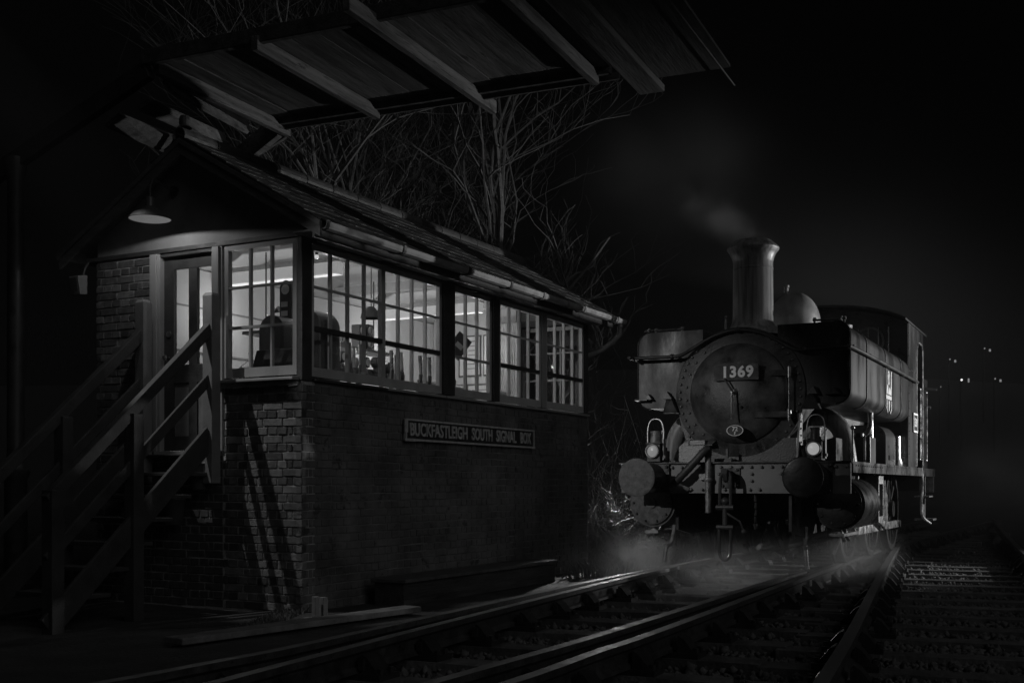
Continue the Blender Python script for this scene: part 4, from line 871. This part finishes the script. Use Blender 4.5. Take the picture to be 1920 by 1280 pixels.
m = M(); m.prism([(.635, .12, 1.122), (.635, .30, 1.122), (.635, .34, 1.60), (.635, .27, 1.62), (.635, .2, 1.4)], (.02, 0, 0)); m.bolts([(.655, .25, 1.18 + .07 * k) for k in range(6)], .012, .014, 'x'); lp(m, 'frame_stay', WORN)
# curved cover and canister on the left of the platform, more on the right
for s, x0, x1 in ((-1, -.68, -.34), (1, .80, 1.02)):
    m = M(); A = [(x0 + (.2) * (1 - math.cos(R(a))), 1.122 + .235 * math.sin(R(a))) for a in range(0, 91, 9)]
    m.prism([(x, .20, z) for x, z in A] + [(x1, .20, 1.122 + .235), (x1, .20, 1.122)], (0, .3, 0)); lp(m, 'valve_cover', WORN if s < 0 else BLACK, smooth=True)
    m = M(); m.cyl((x0 - .12, .25, 1.122), (x0 - .12, .25, 1.25), .055, n=14); m.cyl((x0 - .12, .25, 1.25), (x0 - .12, .25, 1.29), .028, n=10); lp(m, 'lubricator', BLACK, smooth=True)
# tanks
def tank(s):
    xo, xi, z0, z1, r = 1.125, .40, 1.715, 2.54, .14
    P = [(xi, z0)] + arc(xo - r, z0 + r, r, -90, 0, 8) + arc(xo - r, z1 - r, r, 0, 90, 8) + [(xi, z1)]
    m = M(); m.prism([(s * x, .33, z) for x, z in P], (0, 4.02, 0)); t = lp(m, 'pannier_tank', TANK, smooth=True)
    edge = M(); Q = [(s * (x + (.006 if x > xi else 0)), .33, z + (.006 if z > 2 else -.006)) for x, z in P[1:-1]]
    edge.tube([(x, .335, z) for x, _, z in Q], .010, 6); lp(edge, 'tank_edge_bead', TANK, t, True)
    for y in (1.27, 2.47, 3.68):
        sm = M(); sm.tube([(x, y, z) for x, _, z in Q], .0065, 6); sm.bolts([(s * xo, y + .02, 1.9 + .05 * k) for k in range(11)], .006, .006 * s, 'x'); lp(sm, 'tank_seam', WORN, t, True)
    h = M(); x0, x1 = s * .72, s * 1.02
    h.tube([(x0, .6, 2.54), (x0, .6, 2.60)], .012, 6); h.tube([(x1, .6, 2.54), (x1, .6, 2.60)], .012, 6); h.tube([(x0 - .02 * s, .6, 2.60), (x1 + .02 * s, .6, 2.60)], .012, 8); h.ball((x0, .6, 2.61), .022); h.ball((x1, .6, 2.61), .022); lp(h, 'tank_grab_rail', WORN, t, True)
    f = M(); f.lathe([(.10, 0), (.10, .07), (.115, .075), (.115, .11), (.05, .125), (.001, .125)], (s * .82, 1.5, 2.54), 'z', 20); lp(f, 'filler_cap', WORN, t, True)
    b = M(); b.prism([(s * .78, .24, 1.80), (s * .72, .24, 1.80), (s * .66, .24, 1.66), (s * .84, .30, 1.66)], (0, .09, 0)); b.box((s * 1.02 - .12, .24, 1.80), (s * 1.02 + .02, .33, 1.815)); b.prism([(s * 1.03, .25, 1.81), (s * .95, .25, 1.81), (s * .99, .25, 1.87)], (0, .08, 0)); b.prism([(s * .82, .25, 1.81), (s * .72, .25, 1.81), (s * .78, .25, 1.89)], (0, .08, 0)); lp(b, 'tank_bracket', BLACK, t)
    vz = M(); vz.tube([(s * 1.03, .4, 2.52), (s * 1.03, .4, 2.60)], .014, 6); vz.tube([(s * .98, .4, 2.575), (s * 1.08, .4, 2.575)], .01, 6); vz.tube([(s * 1.03, .36, 2.575), (s * 1.03, .44, 2.575)], .01, 6); lp(vz, 'vent_valve', WORN, t)
    sp = M(); sp.tube(spline([(s * .60, 1.0, 1.62), (s * .78, 1.0, 1.60), (s * .92, 1.0, 1.45), (s * .98, 1.0, 1.12)], 5), .10, 18); lp(sp, 'steam_pipe', CHIM, smooth=True)
    return t
tank(-1); tr = tank(1)
hr = [(-1.17, 4.9, 2.28), (-1.17, 2.5, 2.275), (-1.165, .3, 2.262), (-1.13, .20, 2.257), (-1.0, .19, 2.255), (-.66, .20, 2.255), (-.56, .22, 2.285), (-.46, .24, 2.345), (-.25, .25, 2.455), (0, .25, 2.505)]
hr = spline(hr + [(-x, y, z) for x, y, z in reversed(hr[:-1])], 4)
m = M(); m.tube(hr, .019, 10); H = lp(m, 'handrail', IRON, smooth=True)
m = M()
for s in (-1, 1):
    for y in (.35, 1.3, 2.4, 3.6, 4.7): m.tube([(s * 1.12, y, 2.27), (s * 1.175, y, 2.272)], [.012, .03], 8)
for x, y, z in ((-1.14, .22, 2.258), (-.7, .2, 2.255), (0, .24, 2.505), (.7, .2, 2.255), (1.14, .22, 2.258)): m.ball((x, y, z), .03)
lp(m, 'handrail_knobs', IRON, H, True, kind='stuff')
# crest on the tank side: a wheel, a beast, a bar and a shield-shaped line, flat on the tank
CR = M(); X_ = 1.1275
def flat(poly): CR.prism([(X_, y, z) for y, z in poly], (.003, 0, 0))
C0 = arc(2.72, 2.16, .085, 0, 360, 24); C1 = arc(2.72, 2.16, .065, 0, 360, 24)
for k in range(24): flat([C0[k], C0[k + 1], C1[k + 1], C1[k]])
flat([(2.70, 2.10), (2.73, 2.10), (2.76, 2.20), (2.72, 2.22), (2.68, 2.18)])
flat([(2.86, 1.96), (2.89, 2.24), (2.94, 2.26), (2.93, 1.96)])
flat([(2.56, 1.965), (2.60, 2.08), (2.68, 2.06), (2.70, 1.98), (2.74, 2.03), (2.80, 2.06), (2.86, 2.02), (2.87, 1.965)])
flat([(2.54, 1.95), (2.54, 1.905), (2.94, 1.905), (2.94, 1.95)])
flat([(2.60, 1.895), (2.63, 1.895), (2.61, 1.80), (2.68, 1.755), (2.67, 1.735), (2.57, 1.80)]); flat([(2.92, 1.895), (2.95, 1.895), (2.95, 1.79), (2.85, 1.735), (2.84, 1.755), (2.92, 1.80)]); flat([(2.72, 1.89), (2.80, 1.89), (2.79, 1.78), (2.75, 1.76), (2.73, 1.80)])
lp(CR, 'crest', SIGNW, tr)
# chimney, dome, whistle
m = M(); m.lathe([(.36, 2.50), (.30, 2.555), (.245, 2.60), (.222, 2.66), (.218, 2.75), (.213, 3.22), (.217, 3.225), (.217, 3.24), (.213, 3.245), (.214, 3.31), (.226, 3.36), (.25, 3.41), (.272, 3.435), (.278, 3.452), (.272, 3.468), (.235, 3.50), (.195, 3.535), (.185, 3.535), (.175, 3.50), (.17, 3.2)], (0, .85, 0), 'z', 56); chm = lp(m, 'chimney', CHIM, smooth=True)
m = M(); m.lathe([(.2165, 3.31), (.2285, 3.36), (.2525, 3.41), (.275, 3.437), (.281, 3.453), (.2745, 3.47), (.238, 3.502), (.197, 3.538), (.186, 3.538)], (0, .85, 0), 'z', 56); lp(m, 'chimney_cap', CHIM, chm, True)
m = M(); m.tube([(-.235, .62, 2.50), (-.235, .62, 2.68)], .012, 6); m.ball((-.235, .62, 2.70), .018); lp(m, 'blower_rod', WORN, smooth=True)
m = M(); m.lathe([(.42, 2.42), (.36, 2.47), (.325, 2.54), (.32, 2.62), (.32, 2.86)] + [(.32 * math.cos(R(a)), 2.86 + .41 * math.sin(R(a))) for a in range(8, 90, 8)] + [(.001, 3.272)], (0, 2.75, 0), 'z', 48); lp(m, 'dome', DOME, smooth=True)
m = M(); m.lathe([(.03, 3.26), (.03, 3.33), (.04, 3.335), (.04, 3.36), (.001, 3.37)], (-.10, 2.75, 0), 'z', 12); lp(m, 'dome_finial', COPPER, smooth=True)
m = M(); m.cyl((-.3, 3.75, 2.45), (-.3, 3.75, 2.85), .035, n=12); m.cyl((.05, 3.8, 2.45), (.05, 3.8, 2.95), .03, n=12); lp(m, 'whistle', COPPER, smooth=True)
m = M(); m.lathe([(.62, 4.35), (.62, 4.0), (.58, 3.9)], (0, 0, 1.9), 'y', 32); lp(m, 'firebox_casing', BLACK, smooth=True)
m = M(); m.box((-.54, 1.32, 1.123), (.54, 4.3, 1.42)); lp(m, 'gap_light_block', BLACK)  # box added under the boiler to stop lamp light leaking through the gap
# cab
RO = [(-1.13, 3.03)] + [(1.13 * math.sin(R(a)) / math.sin(R(60)), 3.03 + .23 * (math.cos(R(a)) - math.cos(R(60))) / (1 - math.cos(R(60)))) for a in range(-54, 55, 9)] + [(1.13, 3.03)]
m = M(); m.prism([(x, 4.36, z) for x, z in ([(-1.12, 1.122)] + [(x * .985, z - .01) for x, z in RO] + [(1.12, 1.122)])], (0, .03, 0)); cabf = lp(m, 'cab_front', BLACK)
m = M(); m.prism([(x, 4.06, z) for x, z in RO] + [(x * 1.0, 4.06, z + .028) for x, z in reversed(RO)], (0, 2.05, 0)); lp(m, 'cab_roof', BLACK)
for s in (-1, 1):
    x = s * 1.10
    m = M(); m.prism([(x, y, z) for y, z in [(4.392, 1.122), (5.14, 1.122), (5.14, 2.66), (5.17, 2.78), (5.25, 2.85), (5.36, 2.87), (5.36, 3.03), (4.392, 3.03)]], (s * .02, 0, 0)); m.prism([(x, y, z) for y, z in [(5.362, 2.87), (5.62, 2.86), (5.70, 2.80), (5.73, 2.68), (5.73, 1.122), (5.80, 1.122), (5.80, 3.03), (5.362, 3.03)]], (s * .02, 0, 0))
    m.bolts([(s * 1.12, 4.42, 1.3 + .1 * k) for k in range(17)] + [(s * 1.12, 4.5 + .07 * k, 2.42) for k in range(9)], .009, .009 * s, 'x'); sd_ = lp(m, 'cab_side', TANK)
    m = M(); m.tube([(s * 1.122, 5.135, z) for z in (1.14, 1.8, 2.66)] + [(s * 1.122, 5.17, 2.78), (s * 1.122, 5.25, 2.85), (s * 1.122, 5.36, 2.87), (s * 1.122, 5.62, 2.86), (s * 1.122, 5.71, 2.80), (s * 1.122, 5.73, 2.68), (s * 1.122, 5.73, 1.14)], .012, 6); lp(m, 'cab_beading', WORN, sd_, True)
    for y in (5.20, 5.85): m = M(); m.tube([(s * 1.12, y, 1.22), (s * 1.16, y, 1.25), (s * 1.16, y, 2.20), (s * 1.12, y, 2.23)], .013, 8); m.ball((s * 1.15, y, 1.24), .025); m.ball((s * 1.15, y, 2.21), .025); lp(m, 'cab_handrail', STEEL, sd_, True)
    pl_ = M(); pl_.box((s * 1.1215 if s > 0 else -1.135, 4.72, 1.60), (1.135 if s > 0 else -1.1215, 5.10, 1.86)); pl_ = lp(pl_, 'cab_number_plate', SIGNB, sd_); pl_['label'] = 'cab side number plate reading 1369'
    for a in ((4.72, 5.10, 1.835, 1.86), (4.72, 5.10, 1.60, 1.625), (4.72, 4.745, 1.626, 1.834), (5.075, 5.10, 1.626, 1.834)):
        lp(M().box((min(s * 1.1355, s * 1.142), a[0], a[2]), (max(s * 1.1355, s * 1.142), a[1], a[3])), 'plate_rim', WHITE, pl_)
    text('lettering', '1369', .16, WHITE, pl_, basis((s * 1.138, 4.91, 1.73), (0, s, 0), (0, 0, 1), (s, 0, 0)), .004, .85, .004)
    lp(M().box((s * 1.10 - .01, 5.805, 1.122), (s * 1.10 + .01, 6.34, 2.42)), 'bunker_side', BLACK)
    # rear buffer beam end, hanging brackets
    m = M(); m.box((s * 1.0, 6.30, .78), (s * 1.2, 6.345, 1.09)); lp(m, 'rear_beam_end', WORN)
lp(M().box((-1.09, 5.83, 1.122), (1.09, 5.86, 3.0)), 'cab_back', BLACK); lp(M().box((-1.1, 6.35, .80), (1.1, 6.39, 2.40)), 'bunker_back', BLACK)
m = M(); m.tube([(1.1, 6.0, 2.28), (1.28, 6.0, 2.26)], .02, 7); m.tube([(1.1, 5.98, 2.02), (1.2, 5.98, 2.0)], .02, 7); lp(m, 'lamp_bracket', WORN)
sw = M(); sw.lathe([(.20, 4.352), (.17, 4.352), (.17, 4.345), (.20, 4.345), (.20, 4.352)], (.62, 0, 2.80), 'y', 24); lp(sw, 'spectacle_rim', WORN, cabf, True)
m = M(); m.lathe([(.001, 4.355), (.17, 4.355)], (.62, 0, 2.80), 'y', 24); lp(m, 'spectacle_glass', DARKP, cabf)
for k in range(5): m = M(); m.cyl((.36 + .13 * k, 4.30, 2.45 + .05 * k), (.36 + .13 * k, 4.30, 2.98), .007, n=6); lp(m, 'window_guard_bar', STEEL, cabf)
m = M(); m.lathe([(.03, 1.122), (.035, 3.30)], (-.2, 4.2, 0), 'z', 10); lp(m, 'pipe', BLACK)
# splasher, sand box, fittings above the plate
for s in (-1, 1):
    m = M(); A = [(s * .62, 1.122), (s * .62, 1.63)] + [(s * x, z) for x, z in arc(.86, 1.47, .16, 90, 0, 7)] + [(s * 1.02, 1.122)]; m.prism([(x, 3.2, z) for x, z in A], (0, .75, 0)); m.box((s * 1.02, 3.4, 1.2), (s * 1.035, 3.75, 1.26)); lp(m, 'splasher', BLACK, smooth=True)
    m = M(); m.box((s * .82, 1.55, 1.122), (s * 1.12, 1.9, 1.42)); m.cyl((s * .97, 1.72, 1.42), (s * .97, 1.72, 1.47), .05, n=12); lp(m, 'sand_box', TANK, bevel=.01)
    m = M(); m.tube([(s * 1.12, 1.2, 1.122), (s * 1.12, 1.2, 1.42)], .012, 6); m.tube([(s * 1.05, .9, 1.122), (s * 1.05, .9, 1.48)], .012, 6); m.ball((s * 1.05, .9, 1.49), .025); lp(m, 'lever_rod', STEEL, smooth=True)
    m = M(); m.lathe([(.09, 1.122), (.085, 1.14), (.055, 1.25), (.05, 1.52), (.001, 1.54)], (s * 1.0, 4.18, 0), 'z', 18); lp(m, 'screw_jack', STEEL, smooth=True)
    m = M(); m.tube(spline([(s * .7, 2.2, 1.35), (s * .98, 2.2, 1.5), (s * 1.0, 2.25, 1.72)], 4), .03, 10); lp(m, 'injector_pipe', STEEL, smooth=True); m = M(); m.tube([(s * .95, 2.6, 1.72), (s * .95, 2.6, 1.45)], .02, 8); lp(m, 'overflow_pipe', STEEL, smooth=True)
m = M(); m.bar((-.9, .12, 1.135), (-.62, .12, 1.135), .10, .02); lp(m, 'foot_strip', BLACK)
# head lamps standing on the front platform
def head_lamp(x, lens, lab):
    o = empty('head_lamp', LO.matrix_basis @ Vector((x, .0, 1.128)), -R(27.1), lab, 'lamp', 'oil head lamps of the engine')
    M().prism([(-.075, -.07, 0), (.075, -.07, 0), (.075, .08, 0), (-.075, .08, 0)], (0, 0, .19)).build('lamp_body', BLACK, o, bevel=.006)
    M().box((-.085, -.08, .19), (.085, .09, .205)).build('lamp_lid', BLACK, o, bevel=.004)
    m = M(); m.lathe([(.055, .205), (.05, .31), (.056, .312), (.056, .325), (.001, .33)], n=18); m.build('lamp_chimney', IRON if lens is LENS else WORN, o, smooth=True)
    m = M(); m.lathe([(.062, -.105), (.074, -.105), (.076, -.07), (.062, -.07), (.062, -.105)], (-.005, 0, .115), 'y', 28); m.build('lens_ring', WORN, o, smooth=True)
    m = M(); m.lathe([(.001, -.098), (.035, -.095), (.061, -.084)], (-.005, 0, .115), 'y', 28); m.build('lens', lens, o, smooth=True)
    m = M(); m.tube(spline([(-.085, 0, .15), (-.088, 0, .33), (-.06, 0, .43), (0, 0, .455), (.06, 0, .43), (.088, 0, .33), (.085, 0, .15)], 4), .007, 7); m.build('carrying_handle', STEEL, o, smooth=True)
    m = M(); m.box((.082, -.03, .02), (.10, .03, .24)); m.box((.10, -.02, .04), (.112, .02, .07)); m.build('lamp_socket', WORN, o)
head_lamp(-.812, LENS2, 'dim-lensed oil lamp on the left of the engine front, over the left buffer')
head_lamp(.862, LENS, 'bright round-lensed oil lamp on the right of the engine front, over the right buffer')

# ------------------------------------------------------------------ trees and undergrowth behind the signal box
def tree(loc, h, r0, lab, seed, lean=(0, 0), twigs=1., spread=.6, name='bare_tree', start=.3):
    rd = random.Random(seed); o = empty(name, loc, 0, lab, 'tree', 'bare trees behind the signal box')
    tr_ = M(); br = M()
    def limb(m, p, d, l, r, lev):
        pts = [p.copy()]; rs = [r]; n = 7 if lev == 0 else 6 if lev < 3 else 4; q = p.copy(); dd = d.copy()
        kids = []
        for i in range(n):
            dd = (dd + Vector((rd.gauss(0, .17 + .05 * lev), rd.gauss(0, .17 + .05 * lev), rd.gauss(.03, .10)))).normalized(); q = q + dd * l / n
            pts.append(q.copy()); rs.append(max(.0035, r * (1 - .72 * (i + 1) / n))); kids.append((q.copy(), dd.copy(), rs[-1], (i + 1) / n))
        m.tube(pts, rs, 8 if lev == 0 else (5 if lev == 1 else 3), cap=lev == 0)
        if lev < 3:
            for (kp, kd, kr, f) in kids:
                if lev == 0 and f < start: continue
                for c in range([2, 2, 2][lev]):
                    if rd.random() < [.85, .6, .45 * twigs][lev]:
                        ax = Vector((rd.gauss(0, 1), rd.gauss(0, 1), rd.gauss(.25, .5))).normalized()
                        nd_ = (kd * (1 - spread) + ax * spread + Vector((0, 0, .25))).normalized()
                        limb(br, kp, nd_, l * rd.uniform(.35, .68), kr * rd.uniform(.5, .75), lev + 1)
    limb(tr_, Vector((0, 0, -.1)), Vector((lean[0], lean[1], 1)).normalized(), h, r0, 0)
    tr_.build('trunk', BARK, o, smooth=True); br.build('crown', TWIG, o)
tl = [((-2.45, 18.2), 7.5, .10, 'slim pale birch trunk just right of the footbridge rafters', (.0, 0)), ((-.35, 18.5), 6.6, .12, 'forked bare tree standing above the middle of the roof', (.02, 0)), ((-1.5, 18.6), 5.9, .10, 'bushy many-stemmed bare tree over the roof ridge', (.12, 0)),
      ((-4.0, 17.8), 7, .10, 'bare tree behind the footbridge stair', (.05, 0)), ((-3.2, 19.5), 8, .10, 'tall bare tree farthest back behind the ridge', (0, 0)), ((.2, 19.0), 4.0, .07, 'small bare tree near the far end of the gutter', (.1, 0)), ((-1.9, 20.0), 7.5, .09, 'straight bare tree rising behind the ridge middle', (.05, 0)), ((.85, 17.9), 3.7, .06, 'low spreading bare tree beyond the end of the gutter', (.0, .1)), ((-.9, 18.8), 5.6, .08, 'low crooked bare tree just over the ridge, left of the forked one', (-.1, 0))]
for k, ((x, y), h, r, lab, ln_) in enumerate(tl): tree((x, y, GZ), h, r, lab, 40 + k, ln_, spread=.55)
def brambles(name, n, cx_, cy_, sx_, sy_, hmax, lab, cat, mt, rr=.004):
    rd = random.Random(n); m = M()
    for k in range(n):
        p = Vector((cx_ + rd.uniform(-sx_, sx_), cy_ + rd.uniform(-sy_, sy_), GZ)); d = Vector((rd.gauss(0, .5), rd.gauss(0, .4), 1)).normalized(); l = hmax * rd.uniform(.3, 1)
        q = [p]
        for i in range(4): d = (d + Vector((rd.gauss(0, .3), rd.gauss(0, .25), -.12))).normalized(); q.append(q[-1] + d * l / 4)
        m.tube(q, [rr * 1.6, rr * 1.4, rr * 1.2, rr, rr * .5], 3, False)
        if rd.random() < .8:
            for i in range(3):
                c = q[rd.randint(1, 4)]; e = Vector((rd.gauss(0, 1), rd.gauss(0, 1), rd.gauss(0, 1))).normalized(); m.tube([c, c + e * .15, c + e * .3 + Vector((0, 0, .06))], [rr, rr * .8, rr * .3], 3, False)
    o = m.build(name, mt, kind='stuff'); tag(o, lab, cat)
brambles('brambles', 750, 2.3, 17.6, 1.5, .9, 2.6, 'tangle of bare brambles between the end of the signal box and the engine', 'brambles', TWIG)
def grass(n, areas, lab):
    rd = random.Random(3); m = M()
    for k in range(n):
        x0, x1, y0, y1, sh, hh = rd.choice(areas); y = rd.uniform(y0, y1); x = rd.uniform(x0, x1) + sh * y; a = rd.uniform(0, 6.28); h = hh * rd.uniform(.4, 1); wd = rd.uniform(.004, .009)
        p = Vector((x, y, GZ)); s_ = Vector((math.cos(a), math.sin(a), 0)); l = Vector((rd.gauss(0, .4), rd.gauss(0, .4), 0)) * h
        m.add([p - s_ * wd, p + s_ * wd, p + l * .4 + s_ * wd * .7 + Vector((0, 0, h * .6)), p + l + Vector((0, 0, h))], [(0, 1, 2), (0, 2, 3)])
    o = m.build('grass', LEAF, kind='stuff'); tag(o, lab, 'grass')
grass(9000, [(-6.0, -5.3, 14, 18, .47, .22), (-5.6, -5.0, 14.6, 17, .47, .14), (-3.05, -2.85, 8.5, 10.5, .1, .08), (-5.2, -4.9, 8, 14, .5, .06), (-.4, .3, 6, 11, .42, .05)], 'thin grass and weeds along the lineside')
# far lamps on the hillside
x0_ = 92.
for k, (x, z, e, r_, lab) in enumerate([(35.12, 11.0, FAR, 0.060, 'far lamp on the dark hill, second highest of the group'), (37.90, 11.87, FAR, 0.060, 'far lamp on the dark hill, highest of the group'), (36.06, 9.35, FAR2, 0.090, 'brightest of the far lamps on the dark hill'), (34.39, 8.79, FAR, 0.048, 'faint far lamp on the hill nearest the engine cab'), (38.75, 9.44, FAR, 0.066, 'far lamp on the hill farthest right of the group')]):
    o = empty('street_lamp', (x, x0_, z), 0, lab, 'street lamp', 'far lamps on the hillside')
    m = M(); m.ball((0, 0, 0), r_); m.build('lamp_head', e, o); m = M(); m.cyl((0, .2, .15), (0, .2, -6), .07, n=8); m.tube([(0, .2, .15), (0, 0, .16)], .05, 6); m.build('lamp_post', IRON, o)
    m = M(); m.box((.35, -.02, -.25), (.5, .02, -.05)) if k != 2 else m.box((.5, -.02, -.2), (.62, .02, .12)); m.build('glow_panel', FAR, o) if k not in (3,) else None  # small glowing panel beside the lamp head

# ------------------------------------------------------------------ steam
def puff(name, loc, rad, rz, lab, m):
    b = M(); b.ball((0, 0, 0), 1., 24, 14); o = b.build(name, m, smooth=True, kind='stuff'); o.location = loc; o.scale = rad; o.rotation_euler = (0, 0, rz); tag(o, lab, 'steam'); return o
Lw = lambda x, y, z: LO.matrix_basis @ Vector((x, y, z))
puff('steam', Lw(-1.25, .6, .08), (.55, .75, .45), -R(27), 'bright puff of steam low beside the left cylinder', vapour('steam_left', 4., 2.6, .38, .68, 1.3))
puff('steam', Lw(.2, -.2, .02), (2.3, 1.8, .55), -R(27), 'thin steam drifting over the rails in front of the engine', vapour('steam_front', .95, 1.5, .36, .74, 4.1))
puff('steam', Lw(1.1, .9, .12), (.7, 1.0, .5), -R(27), 'puff of steam low beside the right cylinder', vapour('steam_right', 2.2, 1.6, .3, .8, 7.7))
puff('steam', Lw(2.0, 6.6, .7), (1.6, 2.2, 1.5), -R(27), 'thin steam curling behind the right of the cab', vapour('steam_rear', .08, .8, .35, .8, 2.2))
o = puff('smoke', Lw(-.36, .9, 3.80), (1.0, .44, .32), -R(27), 'wisp of smoke curling left from the chimney top', vapour('smoke_plume', .75, 2.6, .36, .7, 9.1)); o.rotation_euler = (0, R(36), -R(27))
puff('smoke', Lw(-1.2, 1.6, 4.7), (1.9, 1.5, 1.3), -R(27), 'faint smoke spreading above and left of the chimney', vapour('smoke_drift', .12, .8, .3, .85, 3.3))
puff('smoke', Lw(-.8, 7.5, 3.6), (4.8, 4.5, 4.2), -R(27), 'broad thin cloud of smoke hanging behind the engine', vapour('smoke_cloud', .09, .3, .2, .9, 5.5, 1.3))

hz = M(); hz.box((-70, -6, GZ - 1.2), (130, 160, 24))
hm = bpy.data.materials.new('haze_air'); hm.use_nodes = True; hm.node_tree.nodes.clear()
hv = hm.node_tree.nodes.new('ShaderNodeVolumePrincipled'); ho = hm.node_tree.nodes.new('ShaderNodeOutputMaterial')
hv.inputs['Color'].default_value = (.9, .9, .9, 1); hv.inputs['Density'].default_value = .001; hv.inputs['Anisotropy'].default_value = .1
hm.node_tree.links.new(hv.outputs[0], ho.inputs['Volume'])
tag(hz.build('haze', hm, kind='stuff'), 'thin night mist filling the air of the whole yard', 'haze')
